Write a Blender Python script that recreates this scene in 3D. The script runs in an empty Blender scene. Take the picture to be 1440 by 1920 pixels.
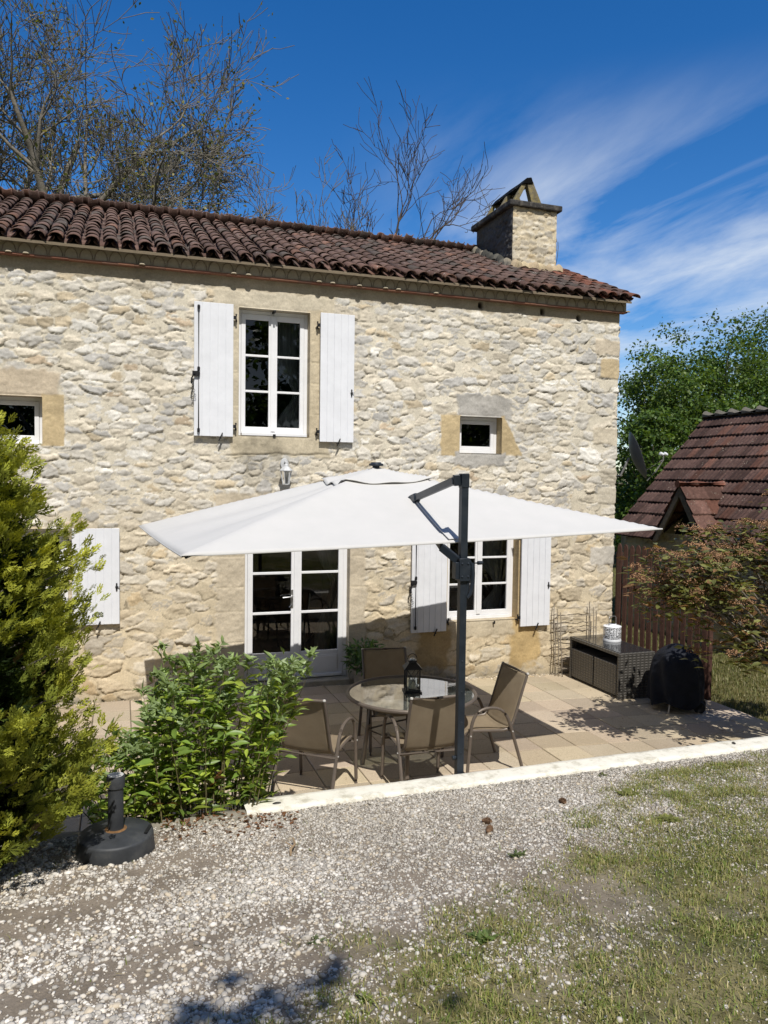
import bpy, math, random
import numpy as np
from mathutils import Vector, Matrix, Euler
PI = math.pi
R = math.radians
rng = np.random.default_rng(11)
random.seed(5)
scene = bpy.context.scene
COL = scene.collection

# ------------------------------------------------------------------ noise
def _h(ix, iy, iz, seed):
    n = (ix * 374761393 + iy * 668265263 + iz * 2147483647 + seed * 974634221) & 0xFFFFFFFF
    n = ((n ^ (n >> 13)) * 1274126177) & 0xFFFFFFFF
    n = ((n ^ (n >> 16)) * 2246822519) & 0xFFFFFFFF
    n = n ^ (n >> 15)
    return (n & 0xFFFFFF) / float(0xFFFFFF)

def hash2(ix, iy, seed):
    return _h(ix.astype(np.int64), iy.astype(np.int64), np.int64(7), seed)

def vnoise(x, y, seed=0):
    x = np.asarray(x, float); y = np.asarray(y, float)
    ix = np.floor(x).astype(np.int64); iy = np.floor(y).astype(np.int64)
    fx = x - ix; fy = y - iy
    fx = fx * fx * fx * (fx * (fx * 6 - 15) + 10); fy = fy * fy * fy * (fy * (fy * 6 - 15) + 10)
    a = hash2(ix, iy, seed); b = hash2(ix + 1, iy, seed); c = hash2(ix, iy + 1, seed); d = hash2(ix + 1, iy + 1, seed)
    return (a * (1 - fx) + b * fx) * (1 - fy) + (c * (1 - fx) + d * fx) * fy

def fbm(x, y, seed=0, octv=4, gain=.5):
    s = 0; a = 1; t = 0
    for o in range(octv):
        s = s + a * vnoise(np.asarray(x) * 2 ** o + 17.3 * o, np.asarray(y) * 2 ** o - 9.1 * o, seed + o * 13); t += a; a *= gain
    return s / t

def sstep(a, b, x):
    t = np.clip((x - a) / (b - a), 0, 1)
    return t * t * (3 - 2 * t)

# ------------------------------------------------------------------ objects
def tag(o, label=None, cat=None, group=None, kind=None):
    if label: o['label'] = label
    if cat: o['category'] = cat
    if group: o['group'] = group
    if kind: o['kind'] = kind
    return o

def empty(name, loc=(0, 0, 0), rz=0, label=None, cat=None, group=None, parent=None):
    o = bpy.data.objects.new(name, None); COL.objects.link(o)
    o.location = loc; o.rotation_euler = (0, 0, rz); o.empty_display_size = .1
    if parent: o.parent = parent
    return tag(o, label, cat, group)

def link_mesh(name, me, mats, parent=None):
    o = bpy.data.objects.new(name, me); COL.objects.link(o)
    for m in (mats if isinstance(mats, (list, tuple)) else [mats]): me.materials.append(m)
    if parent: o.parent = parent
    return o

def big_mesh(name, V, F, mats, parent=None, smooth=False, col=None):
    """V (n,3) array, F (m,k) array of equal sized faces, col (n,3) per vertex colour."""
    V = np.ascontiguousarray(V, np.float32); F = np.ascontiguousarray(F, np.int32)
    me = bpy.data.meshes.new(name)
    m, k = F.shape
    me.vertices.add(len(V)); me.vertices.foreach_set('co', V.ravel())
    me.loops.add(m * k); me.loops.foreach_set('vertex_index', F.ravel())
    me.polygons.add(m); me.polygons.foreach_set('loop_start', np.arange(m, dtype=np.int32) * k)
    if smooth: me.polygons.foreach_set('use_smooth', np.ones(m, bool))
    if col is not None:
        a = me.attributes.new('col', 'FLOAT_COLOR', 'POINT')
        c = np.ones((len(V), 4), np.float32); c[:, :3] = col
        a.data.foreach_set('color', c.ravel())
    me.update(calc_edges=True); me.validate()
    return link_mesh(name, me, mats, parent)

def frame_of(d):
    d = Vector(d).normalized()
    a = Vector((0, 0, 1)) if abs(d.z) < .9 else Vector((1, 0, 0))
    x = d.cross(a).normalized(); y = x.cross(d).normalized()
    return x, y, d

class MB:
    def __init__(s): s.v = []; s.f = []; s.c = []; s.n = 0; s.sm = []
    def add(s, V, F, col=None, smooth=False):
        V = [tuple(map(float, p)) for p in V]
        s.v += V; s.f += [tuple(int(i) + s.n for i in f) for f in F]; s.n += len(V)
        s.c += [tuple(col) if col is not None else (1, 1, 1)] * len(V); s.sm += [smooth] * len(F)
        return s
    def box(s, x0, x1, y0, y1, z0, z1, M=None, col=None):
        V = [Vector((x, y, z)) for z in (z0, z1) for y in (y0, y1) for x in (x0, x1)]
        if M is not None: V = [M @ p for p in V]
        return s.add(V, [(0, 2, 3, 1), (4, 5, 7, 6), (0, 1, 5, 4), (2, 6, 7, 3), (0, 4, 6, 2), (1, 3, 7, 5)], col)
    def tube(s, P, r, n=8, closed=False, cap=True, col=None, flat=1.0):
        P = [Vector(p) for p in P]; k = len(P)
        rr = r if isinstance(r, (list, tuple)) else [r] * k
        V = []; F = []; px = None
        for i, p in enumerate(P):
            a = P[i - 1] if (i > 0 or closed) else p; b = P[(i + 1) % k] if (i < k - 1 or closed) else p
            d = (b - a)
            if d.length < 1e-9: d = Vector((0, 0, 1))
            d.normalize()
            if px is None: x, y, _ = frame_of(d)
            else:
                x = (px - d * px.dot(d))
                x = x.normalized() if x.length > 1e-6 else frame_of(d)[0]
                y = d.cross(x)
            px = x
            for j in range(n):
                t = 2 * PI * (j + .5) / n
                V.append(p + (x * math.cos(t) + y * math.sin(t) * flat) * rr[i])
        m = k if closed else k - 1
        for i in range(m):
            for j in range(n):
                a = i * n + j; b = i * n + (j + 1) % n; c = ((i + 1) % k) * n + (j + 1) % n; d = ((i + 1) % k) * n + j
                F.append((a, b, c, d))
        if cap and not closed:
            F.append(tuple(range(n - 1, -1, -1))); F.append(tuple(range((k - 1) * n, k * n)))
        return s.add(V, F, col, n > 4)
    def bar(s, a, b, w, h, col=None, up=(0, 0, 1)):
        a = Vector(a); b = Vector(b); d = (b - a).normalized(); up = Vector(up)
        x = d.cross(up)
        x = x.normalized() if x.length > 1e-6 else Vector((1, 0, 0))
        y = x.cross(d).normalized()
        V = [p + x * (sx * w / 2) + y * (sy * h / 2) for p in (a, b) for sx, sy in ((-1, -1), (1, -1), (1, 1), (-1, 1))]
        return s.add(V, [(3, 2, 1, 0), (4, 5, 6, 7), (0, 1, 5, 4), (1, 2, 6, 5), (2, 3, 7, 6), (3, 0, 4, 7)], col)
    def lathe(s, prof, n=24, M=None, col=None, smooth=True):
        V = []; F = []
        for r, z in prof:
            for j in range(n):
                t = 2 * PI * j / n; p = Vector((r * math.cos(t), r * math.sin(t), z))
                V.append(M @ p if M is not None else p)
        for i in range(len(prof) - 1):
            for j in range(n):
                F.append((i * n + j, i * n + (j + 1) % n, (i + 1) * n + (j + 1) % n, (i + 1) * n + j))
        if prof[0][0] > 1e-6: F.append(tuple(range(n - 1, -1, -1)))
        if prof[-1][0] > 1e-6: F.append(tuple((len(prof) - 1) * n + j for j in range(n)))
        return s.add(V, F, col, smooth)
    def prism(s, poly, d, M=None, col=None):
        """poly: list of (x,z) in a plane, extruded along y from 0 to d"""
        n = len(poly)
        V = [Vector((x, 0, z)) for x, z in poly] + [Vector((x, d, z)) for x, z in poly]
        if M is not None: V = [M @ p for p in V]
        F = [tuple(range(n)), tuple(range(2 * n - 1, n - 1, -1))] + [(i, i + n, (i + 1) % n + n, (i + 1) % n) for i in range(n)]
        return s.add(V, F, col)
    def build(s, name, mats, parent=None, bevel=0, smooth=None, seg=2):
        me = bpy.data.meshes.new(name)
        me.from_pydata(s.v, [], s.f)
        sm = s.sm if smooth is None else [smooth] * len(s.f)
        me.polygons.foreach_set('use_smooth', sm)
        if any(c != (1, 1, 1) for c in s.c):
            a = me.attributes.new('col', 'FLOAT_COLOR', 'POINT')
            a.data.foreach_set('color', np.array([tuple(c) + (1,) for c in s.c], np.float32).ravel())
        me.validate(); me.update()
        if any(sm): me.set_sharp_from_angle(angle=R(38))
        o = link_mesh(name, me, mats, parent)
        if bevel:
            b = o.modifiers.new('bev', 'BEVEL'); b.width = bevel; b.segments = seg; b.limit_method = 'ANGLE'; b.angle_limit = R(40)
        return o

def T(x=0, y=0, z=0, rx=0, ry=0, rz=0):
    return Matrix.Translation((x, y, z)) @ Euler((rx, ry, rz)).to_matrix().to_4x4()

def copy_tree(o, parent=None):
    c = o.copy(); COL.objects.link(c); c.parent = parent
    for ch in [q for q in COL.objects if q.parent == o]: copy_tree(ch, c)
    return c

def instance(tv, tf, M, loc, col=None):
    """template verts (k,3), faces (m,q), M (N,3,3), loc (N,3), col (N,3) -> arrays"""
    tv = np.asarray(tv, float); tf = np.asarray(tf, int); N = len(loc); k = len(tv)
    V = np.einsum('nij,kj->nki', M, tv) + np.asarray(loc)[:, None, :]
    F = (tf[None] + (np.arange(N) * k)[:, None, None]).reshape(-1, tf.shape[1])
    C = None if col is None else np.repeat(np.asarray(col), k, axis=0)
    return V.reshape(-1, 3), F, C

def rand_rot(N, g, tilt=None):
    """random rotation matrices; with tilt the z axis stays within tilt rad of up"""
    if tilt is None:
        q = g.normal(size=(N, 4)); q /= np.linalg.norm(q, axis=1, keepdims=True)
        w, x, y, z = q.T
        return np.stack([np.stack([1 - 2 * (y * y + z * z), 2 * (x * y - z * w), 2 * (x * z + y * w)], -1),
                         np.stack([2 * (x * y + z * w), 1 - 2 * (x * x + z * z), 2 * (y * z - x * w)], -1),
                         np.stack([2 * (x * z - y * w), 2 * (y * z + x * w), 1 - 2 * (x * x + y * y)], -1)], 1)
    a = g.uniform(0, 2 * PI, N); t = g.normal(size=N) * tilt; b = g.uniform(0, 2 * PI, N)
    up = np.stack([np.sin(t) * np.cos(b), np.sin(t) * np.sin(b), np.cos(t)], -1)
    x = np.stack([np.cos(a), np.sin(a), np.zeros(N)], -1); x -= up * np.sum(x * up, 1, keepdims=True); x /= np.linalg.norm(x, axis=1, keepdims=True)
    y = np.cross(up, x)
    return np.stack([x, y, up], -1)

def basis_from(d, g, up=(0, 0, 1), roll=.6):
    """matrices whose local +Y follows d; local +Z roughly up with random roll"""
    d = d / np.linalg.norm(d, axis=1, keepdims=True)
    u = np.tile(np.array(up, float), (len(d), 1)) + g.normal(size=d.shape) * roll * .5
    x = np.cross(d, u); x /= np.linalg.norm(x, axis=1, keepdims=True) + 1e-9
    z = np.cross(x, d)
    return np.stack([x, d, z], -1)

# ------------------------------------------------------------------ materials
class NT:
    def __init__(s, name):
        s.m = bpy.data.materials.new(name); s.m.use_nodes = True; s.t = s.m.node_tree; s.t.nodes.clear()
        s.out = s.t.nodes.new('ShaderNodeOutputMaterial')
    def n(s, typ, **kw):
        nd = s.t.nodes.new(typ)
        for k, v in kw.items():
            if k.startswith('i_'):
                key = k[2:]; key = int(key) if key.isdigit() else key.replace('_', ' ')
                nd.inputs[key].default_value = v
            else: setattr(nd, k, v)
        return nd
    def l(s, a, b): s.t.links.new(a, b)
    def noise(s, scale, detail=4, rough=.6, vec=None, dist=0):
        nd = s.n('ShaderNodeTexNoise'); nd.inputs['Scale'].default_value = scale; nd.inputs['Detail'].default_value = detail
        nd.inputs['Roughness'].default_value = rough; nd.inputs['Distortion'].default_value = dist
        if vec is not None: s.l(vec, nd.inputs['Vector'])
        return nd
    def ramp(s, fac, pts):
        r = s.n('ShaderNodeValToRGB'); e = r.color_ramp.elements
        while len(e) > 1: e.remove(e[-1])
        e[0].position = pts[0][0]; e[0].color = tuple(pts[0][1]) + (1,)
        for p, c in pts[1:]:
            q = e.new(p); q.color = tuple(c) + (1,)
        s.l(fac, r.inputs[0]); return r
    def mix(s, fac, a, b, mode='MIX'):
        m = s.n('ShaderNodeMix', data_type='RGBA', blend_type=mode)
        if isinstance(fac, (int, float)): m.inputs[0].default_value = fac
        else: s.l(fac, m.inputs[0])
        for v, i in ((a, 6), (b, 7)):
            if isinstance(v, (tuple, list)): m.inputs[i].default_value = tuple(v)[:3] + (1,)
            else: s.l(v, m.inputs[i])
        return m.outputs[2]
    def bump(s, h, strength=.3, dist=.01, nrm=None):
        b = s.n('ShaderNodeBump'); b.inputs['Strength'].default_value = strength; b.inputs['Distance'].default_value = dist
        s.l(h, b.inputs['Height'])
        if nrm is not None: s.l(nrm, b.inputs['Normal'])
        return b.outputs[0]
    def bsdf(s, col, rough=.7, metal=0, spec=.4, nrm=None, **kw):
        p = s.n('ShaderNodeBsdfPrincipled')
        if isinstance(col, (tuple, list)): p.inputs['Base Color'].default_value = tuple(col)[:3] + (1,)
        else: s.l(col, p.inputs['Base Color'])
        if isinstance(rough, (int, float)): p.inputs['Roughness'].default_value = rough
        else: s.l(rough, p.inputs['Roughness'])
        p.inputs['Metallic'].default_value = metal; p.inputs['Specular IOR Level'].default_value = spec
        if nrm is not None: s.l(nrm, p.inputs['Normal'])
        for k, v in kw.items(): p.inputs[k].default_value = v
        s.l(p.outputs[0], s.out.inputs[0]); return p
    def coord(s, which='Object'):
        return s.n('ShaderNodeTexCoord').outputs[which]
    def attr(s, name='col'):
        a = s.n('ShaderNodeAttribute'); a.attribute_name = name; return a.outputs['Color']

def plain(name, col, rough=.5, metal=0, var=.25, scale=8, bump=.15, bscale=60, bdist=.003, spec=.4, dirt=None):
    t = NT(name); c = t.coord()
    n1 = t.noise(scale, 5, .65, c)
    lo = tuple(x * (1 - var) for x in col); hi = tuple(min(1, x * (1 + var * .6)) for x in col)
    cc = t.ramp(n1.outputs[0], [(.3, lo), (.7, hi)]).outputs[0]
    if dirt:
        n3 = t.noise(scale * .6, 6, .7, c)
        f = t.ramp(n3.outputs[0], [(.5, (0, 0, 0)), (.72, (1, 1, 1))]).outputs[0]
        cc = t.mix(f, cc, dirt)
    n2 = t.noise(bscale, 4, .6, c)
    r = t.n('ShaderNodeMapRange', i_3=max(.05, rough - .1), i_4=min(1, rough + .12)); t.l(n1.outputs[0], r.inputs[0])
    t.bsdf(cc, r.outputs[0], metal, spec, t.bump(n2.outputs[0], bump, bdist))
    return t.m

def vcol(name, rough=.85, var=.3, scale=30, bump=.4, bscale=90, bdist=.004, spec=.25, speck=None, big=1.3):
    """colour from the 'col' attribute broken up by noise"""
    t = NT(name); c = t.coord(); a = t.attr()
    n1 = t.noise(scale, 6, .7, c); n2 = t.noise(bscale, 5, .7, c); n3 = t.noise(big, 3, .5, c)
    f = t.ramp(n1.outputs[0], [(.25, (1 - var,) * 3), (.75, (1 + var * .5,) * 3)]).outputs[0]
    cc = t.mix(1, a, f, 'MULTIPLY')
    g = t.ramp(n3.outputs[0], [(.3, (.9, .89, .87)), (.7, (1.06, 1.06, 1.06))]).outputs[0]
    cc = t.mix(1, cc, g, 'MULTIPLY')
    if speck:
        v = t.n('ShaderNodeTexVoronoi', i_Scale=speck[1]); t.l(c, v.inputs['Vector'])
        n4 = t.noise(speck[1] * .25, 4, .6, c)
        ff = t.n('ShaderNodeMath', operation='MULTIPLY')
        t.l(t.ramp(v.outputs[0], [(.12, (1, 1, 1)), (.3, (0, 0, 0))]).outputs[0], ff.inputs[0])
        t.l(t.ramp(n4.outputs[0], [(.5, (0, 0, 0)), (.65, (1, 1, 1))]).outputs[0], ff.inputs[1])
        cc = t.mix(ff.outputs[0], cc, speck[0])
    t.bsdf(cc, rough, 0, spec, t.bump(n2.outputs[0], bump, bdist))
    return t.m

def leafmat(name, trans=.35, rough=.45, tint=(1.25, 1.25, .5), gloss=.5, var=.25):
    t = NT(name); a = t.attr(); c = t.coord()
    n1 = t.noise(14, 3, .6, c)
    f = t.ramp(n1.outputs[0], [(.3, (1 - var,) * 3), (.7, (1 + var,) * 3)]).outputs[0]
    cc = t.mix(1, a, f, 'MULTIPLY')
    p = t.bsdf(cc, rough, 0, gloss)
    tr = t.n('ShaderNodeBsdfTranslucent'); t.l(t.mix(1, cc, tint, 'MULTIPLY'), tr.inputs[0])
    mx = t.n('ShaderNodeMixShader', i_0=trans); t.l(p.outputs[0], mx.inputs[1]); t.l(tr.outputs[0], mx.inputs[2])
    t.l(mx.outputs[0], t.out.inputs[0]); return t.m

def glassmat(name, tint=(.55, .6, .6), k=1.5, rough=0.0, base=.02):
    t = NT(name)
    fr = t.n('ShaderNodeFresnel', i_IOR=1.5)
    m = t.n('ShaderNodeMath', operation='MULTIPLY_ADD', use_clamp=True); t.l(fr.outputs[0], m.inputs[0]); m.inputs[1].default_value = k; m.inputs[2].default_value = base
    tr = t.n('ShaderNodeBsdfTransparent'); tr.inputs[0].default_value = tint + (1,)
    gl = t.n('ShaderNodeBsdfGlossy'); gl.inputs[0].default_value = (1, 1, 1, 1); gl.inputs['Roughness'].default_value = rough
    mx = t.n('ShaderNodeMixShader'); t.l(m.outputs[0], mx.inputs[0]); t.l(tr.outputs[0], mx.inputs[1]); t.l(gl.outputs[0], mx.inputs[2])
    t.l(mx.outputs[0], t.out.inputs[0]); return t.m
# ------------------------------------------------------------------ camera, sky, sun
CAMP = np.array([0, -9.8, 2.75]); FPX = 1440.0
_p, _r, _y = R(2.56), R(.755), R(18.9)
_fw = np.array([math.sin(_y) * math.cos(_p), math.cos(_y) * math.cos(_p), -math.sin(_p)])
_rt = np.array([math.cos(_y), -math.sin(_y), 0]); _up = np.cross(_rt, _fw)
CR = math.cos(_r) * _rt + math.sin(_r) * _up; CU = -math.sin(_r) * _rt + math.cos(_r) * _up
def in_view(P, margin=60):
    d = np.asarray(P) - CAMP; z = d @ _fw
    u = 720 + FPX * (d @ CR) / np.maximum(z, .05); v = 960 - FPX * (d @ CU) / np.maximum(z, .05)
    return (z > .1) & (u > -margin) & (u < 1440 + margin) & (v > -margin) & (v < 1920 + margin)

cam = bpy.data.cameras.new('camera'); cam.sensor_fit = 'HORIZONTAL'; cam.sensor_width = 36; cam.lens = 36
cam.clip_start = .05; cam.clip_end = 3000
co = bpy.data.objects.new('camera', cam); COL.objects.link(co)
co.matrix_world = Matrix(((CR[0], CU[0], -_fw[0], CAMP[0]), (CR[1], CU[1], -_fw[1], CAMP[1]), (CR[2], CU[2], -_fw[2], CAMP[2]), (0, 0, 0, 1)))
scene.camera = co
scene.view_settings.view_transform = 'Standard'; scene.view_settings.look = 'None'
scene.view_settings.exposure = 0; scene.view_settings.gamma = 1
scene.cycles.max_bounces = 8; scene.cycles.transparent_max_bounces = 16; scene.cycles.use_denoising = True

SUN = Vector((-.0426, -.5788, .8143)).normalized()
sl = bpy.data.lights.new('sun', 'SUN'); sl.energy = 5.0; sl.angle = R(.53); sl.color = (1, .965, .905)
so = bpy.data.objects.new('sun', sl); COL.objects.link(so); so.rotation_euler = SUN.to_track_quat('Z', 'Y').to_euler(); so.location = (0, -20, 30)

w = bpy.data.worlds.new('World'); scene.world = w; w.use_nodes = True
wt = w.node_tree; wt.nodes.clear()
wo = wt.nodes.new('ShaderNodeOutputWorld'); bg = wt.nodes.new('ShaderNodeBackground'); bg.inputs['Strength'].default_value = .10
sky = wt.nodes.new('ShaderNodeTexSky'); sky.sky_type = 'NISHITA'; sky.sun_disc = False
sky.sun_elevation = math.asin(SUN.z); sky.sun_rotation = math.atan2(SUN.x, SUN.y)
sky.altitude = 300; sky.air_density = 1.0; sky.dust_density = .25; sky.ozone_density = 3.5
def wn(typ, **kw):
    n = wt.nodes.new(typ)
    for k, v in kw.items(): setattr(n, k, v)
    return n
def wl(a, b): wt.links.new(a, b)
def wm(op, a, b=None, clamp=False):
    n = wn('ShaderNodeMath', operation=op, use_clamp=clamp)
    for i, v in enumerate((a, b)):
        if v is None: continue
        if isinstance(v, (int, float)): n.inputs[i].default_value = v
        else: wl(v, n.inputs[i])
    return n.outputs[0]
tc = wn('ShaderNodeTexCoord')
hsv = wn('ShaderNodeHueSaturation'); hsv.inputs['Hue'].default_value = .507; hsv.inputs['Saturation'].default_value = 1.36; hsv.inputs['Value'].default_value = 1.32; wl(sky.outputs[0], hsv.inputs['Color'])
sp = wn('ShaderNodeSeparateXYZ'); wl(tc.outputs['Generated'], sp.inputs[0])
dx, dy, dz = sp.outputs
zc = wm('MAXIMUM', dz, .03)
# plane of the cirrus layer
cx = wm('DIVIDE', dx, wm('ADD', zc, .12)); cy = wm('DIVIDE', dy, wm('ADD', zc, .12))
cv = wn('ShaderNodeCombineXYZ'); wl(cx, cv.inputs[0]); wl(cy, cv.inputs[1])
mp = wn('ShaderNodeMapping'); mp.inputs['Rotation'].default_value = (0, 0, R(33)); mp.inputs['Scale'].default_value = (1.9, .75, 1); wl(cv.outputs[0], mp.inputs[0])
n1 = wn('ShaderNodeTexNoise'); n1.inputs['Scale'].default_value = 1.55; n1.inputs['Detail'].default_value = 9; n1.inputs['Roughness'].default_value = .58; n1.inputs['Distortion'].default_value = .5; wl(mp.outputs[0], n1.inputs['Vector'])
n2 = wn('ShaderNodeTexNoise'); n2.inputs['Scale'].default_value = .55; n2.inputs['Detail'].default_value = 3; wl(cv.outputs[0], n2.inputs['Vector'])
cl = wn('ShaderNodeMapRange'); cl.inputs[1].default_value = .39; cl.inputs[2].default_value = .70; wl(n1.outputs[0], cl.inputs[0])
# clouds gather to the north-east, low down
hd = wm('DIVIDE', dx, wm('MAXIMUM', dy, .05))
side = wn('ShaderNodeMapRange'); side.interpolation_type = 'SMOOTHSTEP'; side.inputs[1].default_value = .24; side.inputs[2].default_value = .60; wl(hd, side.inputs[0])
low = wn('ShaderNodeMapRange'); low.interpolation_type = 'SMOOTHSTEP'; low.inputs[1].default_value = .47; low.inputs[2].default_value = .27; wl(dz, low.inputs[0])
amt = wm('MULTIPLY', wm('MULTIPLY', side.outputs[0], low.outputs[0]), cl.outputs[0])
amt = wm('MULTIPLY', amt, .8, True)
mixc = wn('ShaderNodeMix', data_type='RGBA'); wl(amt, mixc.inputs[0]); wl(hsv.outputs[0], mixc.inputs[6]); mixc.inputs[7].default_value = (7.6, 8.3, 9.2, 1)
hz = wn('ShaderNodeMapRange'); hz.interpolation_type = 'SMOOTHSTEP'; hz.inputs[1].default_value = .05; hz.inputs[2].default_value = -.6; hz.inputs[4].default_value = .75; wl(dy, hz.inputs[0])   # added haze in the unseen sunward sky, takes the blue out of the fill
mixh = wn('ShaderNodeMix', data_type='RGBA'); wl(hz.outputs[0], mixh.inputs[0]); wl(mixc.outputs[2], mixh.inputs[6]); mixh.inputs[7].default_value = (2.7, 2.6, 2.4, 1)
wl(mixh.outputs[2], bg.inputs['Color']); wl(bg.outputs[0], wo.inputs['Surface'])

# ------------------------------------------------------------------ rubble stone surface
def rubble(X, Z, seed=1, sw=.235, sh=.115, relief=1.0, low=None):
    a = (fbm(X * 5, Z * 5, seed, 3) - .5); b = (fbm(X * 5, Z * 7, seed + 5, 3) - .5)
    wx = X + .07 * a + .016 * (fbm(X * 26, Z * 26, seed + 9, 2) - .5) * 2
    wz = Z + .05 * b + .011 * (fbm(X * 26, Z * 30, seed + 11, 2) - .5) * 2 + .10 * (vnoise(X * .9, Z * .9, seed + 3) - .5)
    u = wx / sw; v = wz / sh
    jv = np.floor(v)
    F1 = np.full(X.shape, 9.); F2 = np.full(X.shape, 9.); I = np.zeros(X.shape); J = np.zeros(X.shape); LX = np.zeros(X.shape); LZ = np.zeros(X.shape)
    for dj in (-2, -1, 0, 1, 2):
        j = jv + dj
        off = hash2(j, j * 0 + 3, seed + 21) * 3
        uu = u + off; iu = np.floor(uu)
        for di in (-1, 0, 1):
            i = iu + di
            h1 = hash2(i, j, seed + 31); h2 = hash2(i, j, seed + 32); h3 = hash2(i, j, seed + 33); h4 = hash2(i, j, seed + 34)
            s = .62 + 1.0 * h3 ** 2.2
            ddx = uu - (i + .5 + .75 * (h1 - .5)); ddy = v - (j + .5 + .7 * (h2 - .5))
            d = (np.abs(ddx / (s * (.8 + .5 * h4))) ** 2.5 + np.abs(ddy / (s * (1.15 - .35 * h4))) ** 2.5) ** .4
            near = d < F1
            F2 = np.where(near, F1, np.minimum(F2, d))
            I = np.where(near, i, I); J = np.where(near, j, J); LX = np.where(near, ddx * sw, LX); LZ = np.where(near, ddy * sh, LZ)
            F1 = np.where(near, d, F1)
    hh = [hash2(I, J, seed + 50 + k) for k in range(16)]
    t0 = .015 + .10 * hh[0] ** 2
    m = sstep(t0, t0 + .07, (F2 - F1) + .15 * (fbm(X * 34, Z * 40, seed + 60, 3) - .5))
    base = .015 + .020 * hh[1] ** 1.2
    H = np.full(X.shape, 1.)
    for k in range(3):
        gx = (hh[2 + k] - .5) * .5; gz = (hh[6 + k] - .62) * .62
        H = np.minimum(H, base + gx * (LX - (hh[(10 + k) % 16] - .5) * .08) + gz * (LZ - (hh[(11 + k) % 16] - .5) * .05) + .010 * hh[(12 + k) % 16])
    an = (hh[3] - .5) * .9
    st = fbm((X + an * Z) * 8.5, (Z - an * X) * 21, seed + 70, 4) * 8          # broken bedding faces: little ledges
    fr = st - np.floor(st); led = (np.floor(st) + sstep(.70, 1, fr)) / 8
    # chiselled chips: small cells, each its own tilted plane
    uu = wx / .062 + .4 * b * 4; vv = wz / .036; Fm = np.full(X.shape, 9.); CI = np.zeros(X.shape); CJ = np.zeros(X.shape); DX = np.zeros(X.shape); DZ = np.zeros(X.shape)
    for dj in (-1, 0, 1):
        for di in (-1, 0, 1):
            ci = np.floor(uu) + di; cj = np.floor(vv) + dj
            ex_ = uu - ci - .5 - .8 * (hash2(ci, cj, seed + 91) - .5); ez_ = vv - cj - .5 - .8 * (hash2(ci, cj, seed + 92) - .5)
            d = np.abs(ex_) + np.abs(ez_) + .5 * np.maximum(np.abs(ex_), np.abs(ez_)); nr_ = d < Fm
            CI = np.where(nr_, ci, CI); CJ = np.where(nr_, cj, CJ); DX = np.where(nr_, ex_, DX); DZ = np.where(nr_, ez_, DZ); Fm = np.where(nr_, d, Fm)
    H = H + (.3 + .9 * hh[9]) * (.010 * (hash2(CI, CJ, seed + 93) - .5) + .020 * (hash2(CI, CJ, seed + 94) - .5) * DX + .018 * (hash2(CI, CJ, seed + 95) - .62) * DZ)
    H = H + .050 * (led - .5) + .010 * (fbm(X * 48, Z * 60, seed + 71, 3) - .5)
    mort = .004 + .018 * (fbm(X * 7, Z * 9, seed + 75, 4) - .42) + .004 * (fbm(X * 60, Z * 60, seed + 76, 2) - .5)
    groove = (1 - m) * sstep(.002, -.025, LZ) * (hh[5] > .35)
    mort = mort - .014 * groove
    H = np.maximum(H, -.004)
    m = m * sstep(-.003, .002, H - mort)
    Hh = (mort * (1 - m) + np.maximum(H, mort) * m) * relief
    pal = np.array([(.64, .60, .52), (.57, .54, .48), (.64, .575, .46), (.70, .67, .60), (.51, .49, .45), (.60, .54, .43), (.57, .48, .34), (.52, .42, .30)])
    k = np.searchsorted(np.cumsum([.24, .15, .2, .14, .1, .1, .05, .02]), hh[14] * .999)
    pal = pal * np.array([1.05, 1.055, 1.075])
    C = pal[np.clip(k, 0, 7)] * (.80 + .34 * hh[15])[..., None]
    C = C * (.86 + .30 * fbm(X * 14, Z * 24, seed + 80, 4))[..., None]
    rim = np.exp(-(((F2 - F1) - t0 - .02) / .035) ** 2) * sstep(.02, -.02, LZ + .03 * (hh[6] - .5)) * (.25 + .75 * hh[7])  # shade line along each stone's lower edge, put into the colour
    M = np.array([.70, .64, .52]) * (.84 + .3 * fbm(X * 7, Z * 7, seed + 81, 5))[..., None]
    M = M * (1 - .35 * groove)[..., None]  # crevice shade below the stones, put into the mortar colour
    mm = sstep(.1, .9, m * (.8 + .4 * fbm(X * 18, Z * 18, seed + 82, 3)))[..., None]      # mortar smeared over the faces
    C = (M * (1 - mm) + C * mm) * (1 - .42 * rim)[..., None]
    if low is not None:      # warmer, dirtier towards the foot of the wall
        f = (sstep(low[1], low[0], Z + .5 * (fbm(X * 1.2, Z * 1.2, seed + 90, 3) - .5)) * .7)[..., None]
        C = C * (1 - f) + C * np.array([.95, .84, .66]) * f
    return Hh, C

def patch(xs, zs, fn):
    X, Z = np.meshgrid(xs, zs); H, C = fn(X, Z)
    nz, nx = X.shape
    idx = np.arange(nz * nx).reshape(nz, nx)
    F = np.stack([idx[:-1, :-1], idx[:-1, 1:], idx[1:, 1:], idx[1:, :-1]], -1)
    return X, Z, H, C, idx, F

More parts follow.
